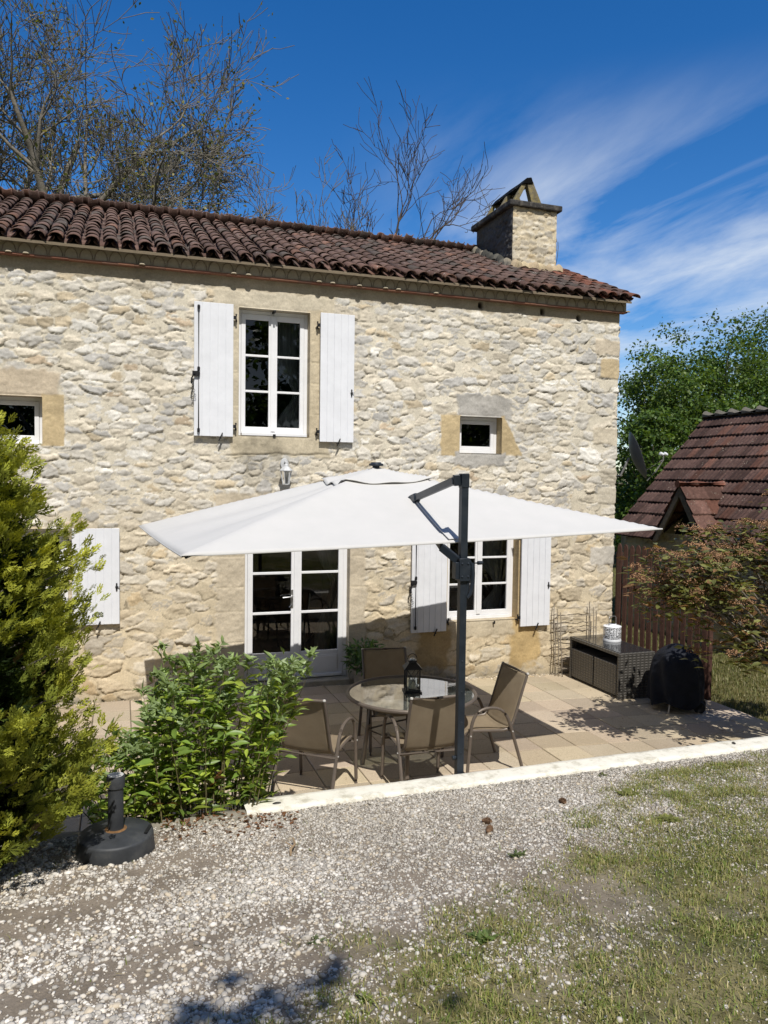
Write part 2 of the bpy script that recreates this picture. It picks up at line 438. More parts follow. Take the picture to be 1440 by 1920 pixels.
M_wall = vcol('limestone_rubble', .9, .26, 42, .8, 110, .005)
M_smooth = vcol('dressed_limestone', .9, .2, 22, .5, 150, .003)
M_white = plain('white_paint', (.74, .75, .78), .45, 0, .06, 6, .1, 40, .002, .4)
M_white2 = plain('white_window_paint', (.78, .78, .79), .35, 0, .05, 6, .08, 60, .001, .45)
M_iron = plain('black_iron', (.02, .02, .022), .5, .3, .3, 30, .3, 150, .002)
M_glass = glassmat('window_glass', (.5, .54, .55), 1.3)
M_dark = plain('dark_interior_shade', (.075, .072, .068), .95, 0, .2, 3)
M_tile = vcol('clay_roof_tile', .88, .45, 22, .6, 90, .005, .2, ((.36, .34, .29), 22), 1.6)
M_ochre = plain('ochre_sandstone', (.50, .365, .175), .92, 0, .22, 9, .6, 90, .004, .2, (.42, .34, .23))
M_grey = plain('grey_granite', (.40, .385, .36), .92, 0, .3, 26, .7, 120, .005, .2, (.2, .19, .17))

# ------------------------------------------------------------------ the house
house = empty('stone_house', (0, 0, 0), 0, 'two-storey pale limestone rubble farmhouse with white shutters and brown canal tile roof', 'house')
XL, XR = -2.6, 7.03
#          x0    x1    z0    z1   depth
OPEN = dict(up=(1.40, 2.31, 3.26, 4.86, .17), sr=(4.45, 5.10, 3.11, 3.62, .20), sl=(-1.50, -.87, 3.09, 3.64, .20),
            door=(1.49, 2.88, .0, 2.14, .17), low=(4.30, 5.41, .74, 2.12, .20), left=(-1.52, -.60, .96, 2.10, .18))
def cuts(a, b, brk, step):
    pts = sorted([a, b] + [q for q in brk if a < q < b]); out = []
    for p, q in zip(pts[:-1], pts[1:]):
        n = max(1, int(round((q - p) / step))); out += list(np.linspace(p, q, n, endpoint=False))
    return np.array(out + [b])
xs = cuts(XL, XR, [v for o in OPEN.values() for v in o[:2]], .0135)
zs = cuts(-.35, 5.32, [v for o in OPEN.values() for v in o[2:4]], .0135)
def rectm(X, Z, x0, x1, z0, z1, e=.03, seed=3, rag=.05):
    n = (fbm(X * 9, Z * 9, seed, 3) - .5) * 2 * rag; n2 = (fbm(X * 9, Z * 9, seed + 4, 3) - .5) * 2 * rag
    return sstep(x0 - e, x0, X + n) * sstep(x1 + e, x1, X + n) * sstep(z0 - e, z0, Z + n2) * sstep(z1 + e, z1, Z + n2)
def wallfn(X, Z):
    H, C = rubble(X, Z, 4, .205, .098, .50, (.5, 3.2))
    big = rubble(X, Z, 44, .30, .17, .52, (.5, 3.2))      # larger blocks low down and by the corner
    f = sstep(1.7, 1.0, Z + .6 * (fbm(X * 1.5, Z * 1.5, 8, 3) - .5))
    f = np.maximum(f, sstep(6.15, 6.5, X + .3 * (fbm(X * 3, Z * 3, 12, 2) - .5)) * .999)
    f = (f > .5).astype(float)
    H = H * (1 - f) + big[0] * f; C = C * (1 - f[..., None]) + big[1] * f[..., None]
    def zone(m, col, h=.010, joints=None, var=.42, seed=100):
        nonlocal H, C
        if m.max() < .01: return
        n = fbm(X * 6, Z * 6, seed, 5)
        c = np.array(col) * (1 - var / 2 + var * n)[..., None]
        hh = h + .011 * (fbm(X * 20, Z * 24, seed + 2, 5) - .5) + .006 * (fbm(X * 5, Z * 5, seed + 6, 3) - .5)
        for jz in (joints or []):
            g = np.exp(-((Z - jz - .01 * (n - .5)) / .007) ** 2); hh = hh - .007 * g; c = c * (1 - .0 * g[..., None]) + np.array([.10, .09, .06]) * g[..., None]
        H = H * (1 - m) + hh * m; C = C * (1 - m[..., None]) + c * m[..., None]
    cream = (.60, .53, .40); ochre = (.54, .425, .25); tan = (.60, .52, .395); grey = (.44, .42, .385)
    zone(rectm(X, Z, 1.12, 2.62, 4.84, 5.14, .05, 5), (.60, .535, .415), .012)                 # lintel of the upper window
    zone(rectm(X, Z, 1.24, 1.42, 3.24, 4.88, .03, 6, .02), cream, .010, [3.62, 4.03, 4.45])
    zone(rectm(X, Z, 2.29, 2.50, 3.24, 4.88, .03, 7, .02), (.59, .505, .36), .010, [3.55, 3.95, 4.22, 4.5])
    zone(rectm(X, Z, 1.30, 2.56, 3.02, 3.26, .03, 8, .05), (.56, .49, .36), .014)
    st = rectm(X, Z, 1.5, 2.0, 2.72, 3.28, .15, 9, .12); C = C * (1 - .55 * st * fbm(X * 12, Z * 12, 77, 4))[..., None]   # dark run-off stain
    g = np.exp(-((Z - 3.03 - .09 * (fbm(X * 2.3, Z * 0, 55, 4) - .5)) / .008) ** 2) * rectm(X, Z, 1.25, 2.6, 2.8, 3.2, .05); H = H - .014 * g; C = C * (1 - .6 * g)[..., None]
    zone(rectm(X, Z, 4.42, 5.22, 3.62, 3.90, .04, 15), grey, .014, None, .5)                    # small right window
    w1 = .28 * np.clip((3.62 - Z) / .5, 0, 1)
    zone(rectm(X, Z, 4.17, 4.46, 3.08, 3.62, .02, 16, .03), ochre, .012)
    zone(rectm(X, Z, 5.09, 5.13 + w1, 3.10, 3.64, .02, 17, .02), ochre, .012)
    zone(rectm(X, Z, 4.40, 5.14, 2.94, 3.11, .03, 18), grey, .016, None, .5)
    zone(rectm(X, Z, -1.9, -.72, 3.63, 3.92, .05, 25), (.57, .48, .36), .016, None, .4)         # small left window
    zone(rectm(X, Z, -.88, -.64, 3.08, 3.66, .015, 26, .012), ochre, .012)
    zone(rectm(X, Z, 1.16, 1.51, .0, 2.5, .05, 35, .05), tan, .010, [.34, .62, 1.02, 1.33, 1.72, 2.05])   # french door
    zone(rectm(X, Z, 2.87, 3.10, .0, 2.5, .04, 36, .04), tan, .010, [.38, .80, 1.28, 1.70, 2.0])
    zone(rectm(X, Z, 1.16, 3.12, 2.14, 2.48, .05, 37), tan, .012)
    zone(rectm(X, Z, 4.16, 4.31, .70, 2.2, .03, 45, .02), (.54, .425, .25), .010, [1.05, 1.42, 1.8])   # lower right window
    zone(rectm(X, Z, 5.40, 5.60, .70, 2.2, .03, 46, .02), (.54, .415, .235), .010, [1.0, 1.32, 1.7])
    zone(rectm(X, Z, 4.2, 5.5, 2.12, 2.36, .05, 47), tan, .012)
    zone(rectm(X, Z, 4.3, 5.4, .52, .75, .04, 48), (.55, .47, .34), .014)
    zone(rectm(X, Z, 5.36, 5.74, .08, .70, .08, 49, .09), (.53, .39, .195), .008)
    zone(rectm(X, Z, 3.9, 4.32, .15, .72, .08, 50, .09), (.46, .34, .18), .008)
    zone(rectm(X, Z, -.6, -.28, .9, 2.15, .04, 51), tan, .010, [1.3, 1.7])
    for i, (a, b, c0) in enumerate([(4.62, 4.82, (.62, .54, .42)), (4.28, 4.55, (.58, .47, .30)), (3.3, 3.52, (.62, .55, .43)), (2.42, 2.64, (.62, .56, .45)), (1.5, 1.75, (.57, .53, .46))]):
        zone(rectm(X, Z, 6.62 + .1 * (i % 2), 7.1, a, b, .02, 60 + i, .03), c0, .016)            # corner stones
    zone(rectm(X, Z, XL - 1, XR + 1, 5.10, 5.4, .05, 70, .04), (.43, .37, .27), .004)            # rendered band under the eaves
    hol = np.zeros(X.shape)
    for hx, hz in ((4.74, 5.17), (5.72, 5.16), (6.32, 5.11)): hol = np.maximum(hol, np.exp(-((X - hx) / .032) ** 4 - ((Z - hz) / .045) ** 4))
    H = H - .08 * hol; C = C * (1 - .95 * hol)[..., None]
    for o in OPEN.values():                                   # calm the arrises
        m = rectm(X, Z, o[0] - .012, o[1] + .012, o[2] - .012, o[3] + .012, .02, 0, 0.0)
        H = H * (1 - m) + .010 * m
    dirt = sstep(.28, -.1, Z + .25 * (fbm(X * 3, Z * 3, 91, 4) - .5)); C = C * (1 - .35 * dirt)[..., None]
    return H, C
X, Z, H, C, idx, F = patch(xs, zs, wallfn)
Xj = X.copy(); edge = sstep(XR - .05, XR, X); Xj += edge * (H - .02) * .9
V = np.stack([Xj, -H, Z], -1).reshape(-1, 3); Cv = C.reshape(-1, 3)
cxm = (X[:-1, :-1] + X[1:, 1:]) / 2; czm = (Z[:-1, :-1] + Z[1:, 1:]) / 2
keep = np.ones(cxm.shape, bool)
xtra = []; xc = []; xf = []; nv = len(V)
for o in OPEN.values():
    keep &= ~((cxm > o[0]) & (cxm < o[1]) & (czm > o[2]) & (czm < o[3]))
    i0, i1 = np.argmin(abs(xs - o[0])), np.argmin(abs(xs - o[1])); j0, j1 = np.argmin(abs(zs - o[2])), np.argmin(abs(zs - o[3]))
    for ring, flip in ((idx[j0:j1 + 1, i0], 0), (idx[j0:j1 + 1, i1], 1), (idx[j0, i0:i1 + 1], 1), (idx[j1, i0:i1 + 1], 0)):
        k = len(ring); D = 5; prev = ring
        for d in range(1, D + 1):
            P = V[ring].copy(); P[:, 1] = V[ring, 1] * (1 - d / D) + (o[4] + .03) * d / D
            P[:, 0] += .004 * (vnoise(P[:, 2] * 30, P[:, 1] * 40, 5) - .5) * (1 if d < D else 0)
            cur = np.arange(nv, nv + k); nv += k; xtra.append(P); xc.append(Cv[ring] * (.82 + .1 * vnoise(P[:, 2] * 12, P[:, 0] * 12 + d, 9))[:, None])
            q = np.stack([prev[:-1], prev[1:], cur[1:], cur[:-1]], -1)
            xf.append(q if not flip else q[:, ::-1]); prev = cur
# return along the gable
k = len(zs); prev = idx[:, -1]
ys = np.linspace(.03, .36, 12)
for y in ys:
    P = V[idx[:, -1]].copy(); P[:, 1] = y; P[:, 0] = XR + (rubble(np.full(k, y + 50.), zs, 4)[0] - .01) * .9
    cur = np.arange(nv, nv + k); nv += k; xtra.append(P); xc.append(Cv[idx[:, -1]]); xf.append(np.stack([prev[:-1], cur[:-1], cur[1:], prev[1:]], -1)); prev = cur
Fw = np.concatenate([F[keep].reshape(-1, 4)] + xf)
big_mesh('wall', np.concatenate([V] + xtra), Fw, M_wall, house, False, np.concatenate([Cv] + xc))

# gable, back and far walls
def gfn(Y, Z): return rubble(Y + 20, Z, 4, .3, .15, 1, (.8, 3.6))
ys = np.arange(.36, 5.95, .05); zg = np.arange(-.35, 6.85, .05)
X, Z, H, C, idx, F = patch(ys, zg, gfn)
rl = 5.22 + np.minimum(X + .2, 6.1 - X) * .5
kp = ((Z[:-1, :-1] + .05) < rl[:-1, :-1])
V = np.stack([XR - .01 + H, X, Z], -1).reshape(-1, 3)
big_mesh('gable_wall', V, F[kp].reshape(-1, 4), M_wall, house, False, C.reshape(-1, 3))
m = MB(); m.box(XL, XR, 5.8, 5.95, -.3, 5.3, col=(.5, .45, .35)); m.box(XL - .1, XL, 0.02, 5.95, -.3, 5.3, col=(.5, .45, .35)); m.build('back_wall', M_smooth, house)
# rooms behind the openings, their shade put into a dark base colour
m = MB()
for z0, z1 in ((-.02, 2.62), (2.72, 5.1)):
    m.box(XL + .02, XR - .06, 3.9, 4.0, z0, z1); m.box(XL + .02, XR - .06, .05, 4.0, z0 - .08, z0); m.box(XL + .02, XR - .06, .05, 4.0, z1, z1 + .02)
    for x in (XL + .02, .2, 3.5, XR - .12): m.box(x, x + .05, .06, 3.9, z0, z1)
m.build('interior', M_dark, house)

# ---- cornice: half round tiles bedded in mortar over a thin red tile course
m = MB()
m.box(XL, XR + .04, -.085, .02, 5.245, 5.405, col=(.40, .34, .25))
x = XL + .05
while x < XR - .02:
    m.box(x, min(x + .178, XR + .05), -.100 + random.uniform(-.004, .003), .0, 5.222 + random.uniform(-.002, .002), 5.242, col=random.choice([(.24, .11, .075), (.26, .13, .085), (.22, .12, .085)]))
    if random.random() < .3: m.lathe([(0, 0), (.04, .0), (.03, .012), (0, .016)], 8, T(x + .09, -.105, 5.24), (.42, .37, .28))  # pale dabs standing in for sun patches between the eave tiles
    x += .18
x = XL + .1
while x < XR - .05:
    P = [(x + .072 * math.cos(a), -.089, 5.248 + .115 * math.sin(a)) for a in np.linspace(.05, PI - .05, 11)]
    m.tube(P, .005, 5, col=(.25, .20, .15))
    x += .163
m.build('cornice', M_smooth, house)

# ---- canal tile roof
EY, EZ, RY, RZ = -.20, 5.37, 2.95, 6.745
sl_len = math.hypot(RY - EY, RZ - EZ); sd = np.array([0, (RY - EY) / sl_len, (RZ - EZ) / sl_len]); sn = np.array([0, -sd[2], sd[1]])
def canal(n=8, r0=.084, r1=.066, L=.41, th=.013):
    V = []; F = []
    for e, (y, r) in enumerate(((0, r0), (L, r1))):
        for rr in (r, r - th):
            for j in range(n + 1):
                a = PI * j / n; V.append((rr * math.cos(a), y, rr * math.sin(a) * .70))
    k = n + 1
    for j in range(n):
        F.append((j, j + 1, 2 * k + j + 1, 2 * k + j)); F.append((k + j + 1, k + j, 3 * k + j, 3 * k + j + 1))
        F.append((j + 1, j, k + j, k + j + 1)); F.append((2 * k + j, 2 * k + j + 1, 3 * k + j + 1, 3 * k + j))
    F.append((0, 2 * k, 3 * k, k)); F.append((n, k + n, 3 * k + n, 2 * k + n))
    return np.array(V), np.array(F)
tv, tf = canal()
pitch = .196; g = np.random.default_rng(3)
cols_x = np.arange(XR + .10 - 50 * pitch, XR + .12, pitch)
def tile_field(face):
    loc = []; M = []; C = []
    d = sd if face > 0 else np.array([0, -sd[1], sd[2]]); nrm = np.array([0, -d[2] * np.sign(d[1]), abs(d[1])])
    y0 = EY if face > 0 else 2 * RY - EY
    for cxx in cols_x:
        wob = g.normal() * .012
        for row in range(12):
            for cover in (1, 0):
                xx = cxx + (0 if cover else pitch / 2) + wob * .6 + g.normal() * .006
                if not cover and cxx > XR: continue
                sdist = row * .2935 + g.normal() * .012 + (0 if cover else .06) + (.03 * (g.random() < .04))
                base = np.array([xx, y0, EZ]) + d * sdist + nrm * ((.047 if cover else .045) + .012 * 1)
                yaw = g.normal() * .03; lift = g.normal() * .012 + (.03 if cover else .0); roll = g.normal() * .04
                if cover and g.random() < .02: lift += .06; yaw += .06
                ax = np.array([1, 0, 0]) if face > 0 else np.array([-1, 0, 0])
                yv = d + ax * yaw - nrm * lift; yv /= np.linalg.norm(yv)
                zv = nrm + ax * roll; zv -= yv * (zv @ yv); zv /= np.linalg.norm(zv)
                if not cover: zv = -zv
                xv = np.cross(yv, zv)
                M.append(np.stack([xv, yv, zv], -1)); loc.append(base)
                t = g.random(); wear = vnoise(np.array([xx * .7]), np.array([sdist * .8]), 6)[0]
                c = np.array([.145, .095, .080]) * (.74 + .42 * g.random())
                if t < .05: c = np.array([.175, .10, .075]) * (.8 + .5 * g.random())
                elif t < .2: c = np.array([.105, .085, .075])
                if xx > 6.6 and t < .45: c = np.array([.20, .085, .058]) * (.7 + .5 * g.random())
                if row == 0: c = c * .7 + np.array([.14, .07, .05]) * .3
                C.append(c * (.8 + .5 * wear))
    return instance(tv, tf, np.array(M), np.array(loc), np.array(C))
Va, Fa, Ca = tile_field(1); Vb, Fb, Cb = tile_field(-1)
roof = big_mesh('roof', np.concatenate([Va, Vb]), np.concatenate([Fa, Fb + len(Va)]), M_tile, house, False, np.concatenate([Ca, Cb]))
m = MB()     # boarding under the tiles closes the roof
def rp(x, y, dz=0): return (x, y, EZ + dz + (RZ - EZ) * (1 - abs(y - RY) / (RY - EY)))
for ya, yb in ((EY + .015, RY), (2 * RY - EY - .015, RY)):
    for xa, xb in ((XL, XR + .06),):
        m.add([rp(xa, ya), rp(xb, ya), rp(xb, yb), rp(xa, yb), rp(xa, ya, -.03), rp(xb, ya, -.03), rp(xb, yb, -.03), rp(xa, yb, -.03)],
              [(0, 1, 2, 3), (7, 6, 5, 4), (0, 4, 5, 1), (1, 5, 6, 2), (2, 6, 7, 3), (3, 7, 4, 0)], (.2, .16, .11))
m.build('roof_deck', M_smooth, roof)
loc = []; M = []; C = []      # ridge
x = XL - .3
while x < XR - .1:
    yv = np.array([1, g.normal() * .02, -.03 + g.normal() * .01]); yv /= np.linalg.norm(yv); zv = np.array([0, g.normal() * .03, 1.]); zv -= yv * (zv @ yv); zv /= np.linalg.norm(zv)
    loc.append((x, RY, RZ + .055)); M.append(np.stack([np.cross(yv, zv), yv, zv], -1)); C.append(np.array([.22, .085, .055]) * (.6 + .6 * g.random())); x += .36
Vr, Fr, Crr = instance(tv * np.array([1.25, 1.12, 1.25]), tf, np.array(M), np.array(loc), np.array(C))
big_mesh('ridge_tiles', Vr, Fr, M_tile, roof, False, Crr)

# ---- chimney
m = MB(); chim_v = []; chim_f = []; chim_c = []; nn = 0
cx0, cx1, cy0, cy1, cz0, cz1 = 6.02, 6.83, 1.52, 2.86, 6.0, 7.17
def cpatch(a0, a1, mapf, seed, dark):
    global nn
    aa = np.arange(a0, a1 + .001, (a1 - a0) / round((a1 - a0) / .02)); zz = np.arange(cz0, cz1 + .001, .0195)
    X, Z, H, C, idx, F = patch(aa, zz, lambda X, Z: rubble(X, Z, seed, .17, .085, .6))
    if dark: C = C * np.array([.17, .165, .17])  # shade of the left and back faces put into the stone colour
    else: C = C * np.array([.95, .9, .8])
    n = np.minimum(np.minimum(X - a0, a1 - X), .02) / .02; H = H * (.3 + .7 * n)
    chim_v.append(mapf(X, Z, H).reshape(-1, 3)); chim_f.append(F.reshape(-1, 4) + nn); chim_c.append(C.reshape(-1, 3)); nn += X.size
cpatch(cx0, cx1, lambda X, Z, H: np.stack([X, cy0 - H, Z], -1), 201, False)
cpatch(cy0, cy1, lambda Y, Z, H: np.stack([cx1 + H, Y, Z], -1), 202, False)
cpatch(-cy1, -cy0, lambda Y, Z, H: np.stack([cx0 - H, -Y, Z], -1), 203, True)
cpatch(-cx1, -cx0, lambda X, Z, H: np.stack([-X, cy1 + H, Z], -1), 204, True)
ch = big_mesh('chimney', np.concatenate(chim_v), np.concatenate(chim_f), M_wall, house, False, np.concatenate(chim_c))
M_soot = plain('sooty_stone', (.055, .052, .05), .95, 0, .5, 12, .9, 60, .012, .2, (.2, .18, .15))
m = MB(); m.box(cx0 - .09, cx1 + .07, cy0 - .07, cy1 + .08, 7.17, 7.265); m.build('cap_slab', M_soot, ch, .02)
def rough(o, amt=.012, sc=7, lev=3):
    s = o.modifiers.new('sub', 'SUBSURF'); s.subdivision_type = 'SIMPLE'; s.levels = lev; s.render_levels = lev
    tx = bpy.data.textures.new('rough', 'CLOUDS'); tx.noise_scale = 1 / sc
    d = o.modifiers.new('dis', 'DISPLACE'); d.texture = tx; d.strength = amt; d.mid_level = .5
    return o
M_lich = plain('lichened_stone', (.20, .17, .11), .95, 0, .45, 14, .9, 70, .01, .2, (.33, .26, .08))
# leaning slabs of the chimney top, tent fashion, with a tile ridge
xm = 6.36
for yy in (1.60, 2.12, 2.66):
    m = MB(); m.add(*(lambda a, b, w, d: ([(a[0], a[1], a[2]), (a[0] + w, a[1], a[2]), (b[0] + w * .5, b[1], b[2]), (b[0] - .02, b[1], b[2]), (a[0], a[1] + d, a[2]), (a[0] + w, a[1] + d, a[2]), (b[0] + w * .5, b[1] + d, b[2]), (b[0] - .02, b[1] + d, b[2])], [(0, 1, 2, 3), (7, 6, 5, 4), (0, 4, 5, 1), (1, 5, 6, 2), (2, 6, 7, 3), (3, 7, 4, 0)]))((xm + .05, yy, 7.26), (xm - .04, yy, 7.65), .20, .10)); rough(m.build('hood_slab', M_lich, ch, .008), .02, 9, 2)
    m = MB(); m.add(*(lambda a, b, w, d: ([(a[0], a[1], a[2]), (a[0] + w, a[1], a[2]), (b[0] + w * .7, b[1], b[2]), (b[0], b[1], b[2]), (a[0], a[1] + d, a[2]), (a[0] + w, a[1] + d, a[2]), (b[0] + w * .7, b[1] + d, b[2]), (b[0], b[1] + d, b[2])], [(0, 1, 2, 3), (7, 6, 5, 4), (0, 4, 5, 1), (1, 5, 6, 2), (2, 6, 7, 3), (3, 7, 4, 0)]))((xm - .31, yy + .01, 7.26), (xm - .10, yy + .01, 7.63), .09, .08)); rough(m.build('hood_slab', M_lich, ch, .008), .02, 9, 2)
m = MB(); m.prism([(xm - .14, 7.58), (xm + .06, 7.61), (xm + .02, 7.70), (xm - .06, 7.69)], 1.16, T(0, 1.58, 0)); rough(m.build('hood_ridge', M_tile, ch, .01), .02, 8, 2)
for q in ('col',):
    a = ch.children[-1].data.attributes.new('col', 'FLOAT_COLOR', 'POINT'); a.data.foreach_set('color', np.tile(np.array([.13, .075, .05, 1], np.float32), len(ch.children[-1].data.vertices)))
# mortar fillet and moss where the stack meets the tiles
fv = []
m = MB()
for i in range(46):
    t = i / 45
    if i < 32: p = (cx0 - .05, cy0 - .03 + (cy1 - cy0) * t * 45 / 31)
    else: p = (cx0 + (cx1 - cx0) * (i - 32) / 13, cy0 - .05)
    z = rp(*p)[2] + .10
    m.lathe([(0, -.09), (.085, -.06), (.075, .02), (.035, .07), (0, .085)], 7, T(p[0] + random.uniform(-.03, .02), p[1] + random.uniform(-.03, .03), z + random.uniform(-.02, .03)) @ Euler((random.uniform(-.4, .4), random.uniform(-.4, .4), 0)).to_matrix().to_4x4(),
            random.choice([(.15, .135, .11), (.10, .095, .08), (.24, .21, .16), (.06, .058, .05)]) if i < 32 else random.choice([(.52, .43, .28), (.45, .36, .24), (.38, .31, .2)]))
m.build('mortar_fillet', M_wall, ch)

# ---- windows, door, shutters
def leafsash(root, x0, x1, z0, z1, y, rows, st=.055, rail=.07, mun=.028, th=.045, bottom=None):
    m = MB(); b = bottom or rail
    m.box(x0, x0 + st, y, y + th, z0, z1); m.box(x1 - st, x1, y, y + th, z0, z1)
    m.box(x0 + st, x1 - st, y + .001, y + th, z1 - rail, z1); m.box(x0 + st, x1 - st, y + .001, y + th, z0, z0 + b)
    hz = (z1 - rail - z0 - b)
    for r in range(1, rows):
        zc_ = z0 + b + hz * r / rows; m.box(x0 + st, x1 - st, y + .006, y + th - .006, zc_ - mun / 2, zc_ + mun / 2)
    return m.build('sash', M_white2, root, .004)
def window(o, rows, leaves=2, fw=.045, sill=True):
    x0, x1, z0, z1, d = o; m = MB(); y = d - .045
    m.box(x0, x0 + fw, y, y + .07, z0, z1); m.box(x1 - fw, x1, y, y + .07, z0, z1); m.box(x0 + fw, x1 - fw, y, y + .07, z1 - fw, z1); m.box(x0 + fw, x1 - fw, y - .02, y + .07, z0, z0 + fw * 1.1)
    wobj = m.build('window', M_white2, house, .004)
    xi0, xi1, zi0, zi1 = x0 + fw, x1 - fw, z0 + fw * 1.1, z1 - fw
    ys_ = y - .006
    if leaves == 2:
        xm_ = (xi0 + xi1) / 2
        leafsash(wobj, xi0 + .002, xm_ - .001, zi0 + .002, zi1 - .002, ys_, rows); leafsash(wobj, xm_ + .001, xi1 - .002, zi0 + .002, zi1 - .002, ys_, rows)
        mm = MB(); mm.box(xm_ - .03, xm_ + .03, ys_ - .014, ys_ - .001, zi0 + .02, zi1 - .01); mm.build('meeting_bead', M_white2, wobj, .004)
    else: leafsash(wobj, xi0 + .002, xi1 - .002, zi0 + .002, zi1 - .002, ys_, rows, .05, .05)
    g_ = MB(); g_.add([(xi0 + .02, y + .02, zi0 + .02), (xi1 - .02, y + .02, zi0 + .02), (xi1 - .02, y + .02, zi1 - .02), (xi0 + .02, y + .02, zi1 - .02)], [(0, 1, 2, 3)]); g_.build('pane', M_glass, wobj)
    return wobj
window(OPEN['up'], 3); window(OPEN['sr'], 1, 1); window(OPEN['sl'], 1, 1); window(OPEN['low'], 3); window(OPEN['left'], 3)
m = MB(); m.box(1.44, 2.28, -.012, .14, 3.262, 3.30); m.build('window_sill', M_white2, house, .004)
m = MB(); m.box(1.835, 1.87, -.03, .0, 3.25, 3.285); m.build('shutter_stop', M_iron, house, .004)
m = MB(); m.box(1.84, 1.866, -.02, .12, 4.83, 4.858); m.build('shutter_stop', M_iron, house, .004)
m = MB(); m.tube([(5.02, -.01, .70), (5.02, -.05, .70), (5.02, -.055, .735)], .012, 8); m.build('shutter_stop', M_iron, house)
# french door
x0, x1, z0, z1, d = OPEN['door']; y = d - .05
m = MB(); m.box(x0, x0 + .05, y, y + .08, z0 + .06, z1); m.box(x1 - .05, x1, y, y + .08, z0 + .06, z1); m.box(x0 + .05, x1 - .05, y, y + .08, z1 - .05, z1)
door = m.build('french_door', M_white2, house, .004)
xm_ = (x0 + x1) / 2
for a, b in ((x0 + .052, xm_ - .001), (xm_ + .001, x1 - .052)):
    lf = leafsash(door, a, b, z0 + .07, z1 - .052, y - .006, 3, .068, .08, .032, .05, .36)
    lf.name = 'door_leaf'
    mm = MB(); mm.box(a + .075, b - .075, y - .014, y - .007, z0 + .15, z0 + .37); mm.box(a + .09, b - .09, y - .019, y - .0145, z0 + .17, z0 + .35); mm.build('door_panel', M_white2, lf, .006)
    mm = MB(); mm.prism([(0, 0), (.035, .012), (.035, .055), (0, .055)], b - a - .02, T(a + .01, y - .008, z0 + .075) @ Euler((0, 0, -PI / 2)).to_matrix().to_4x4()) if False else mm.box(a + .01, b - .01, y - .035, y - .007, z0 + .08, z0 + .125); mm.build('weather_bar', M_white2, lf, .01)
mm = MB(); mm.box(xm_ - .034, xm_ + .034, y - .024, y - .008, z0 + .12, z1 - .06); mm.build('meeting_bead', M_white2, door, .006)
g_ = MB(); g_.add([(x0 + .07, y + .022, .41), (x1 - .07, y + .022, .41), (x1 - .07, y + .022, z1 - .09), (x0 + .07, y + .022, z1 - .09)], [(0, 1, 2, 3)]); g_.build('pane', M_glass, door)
M_steel = plain('brushed_steel', (.5, .5, .5), .3, .9, .1)
mm = MB(); mm.box(xm_ - .075, xm_ - .043, y - .014, y - .006, 1.02, 1.26); mm.tube([(xm_ - .06, y - .012, 1.175), (xm_ - .06, y - .06, 1.175), (xm_ - .085, y - .066, 1.172), (xm_ - .19, y - .066, 1.165)], .009, 8)
mm.tube([(xm_ - .06, y - .012, 1.07), (xm_ - .06, y - .03, 1.07), (xm_ - .1, y - .03, 1.03)], .006, 6); mm.build('handle', M_steel, door, .002)
m = MB(); m.box(x0 - .0, x1, -.07, .16, -.05, .065); m.build('door_step', plain('step_stone', (.36, .32, .25), .9, 0, .25, 8, .5, 60, .004), house, .012)

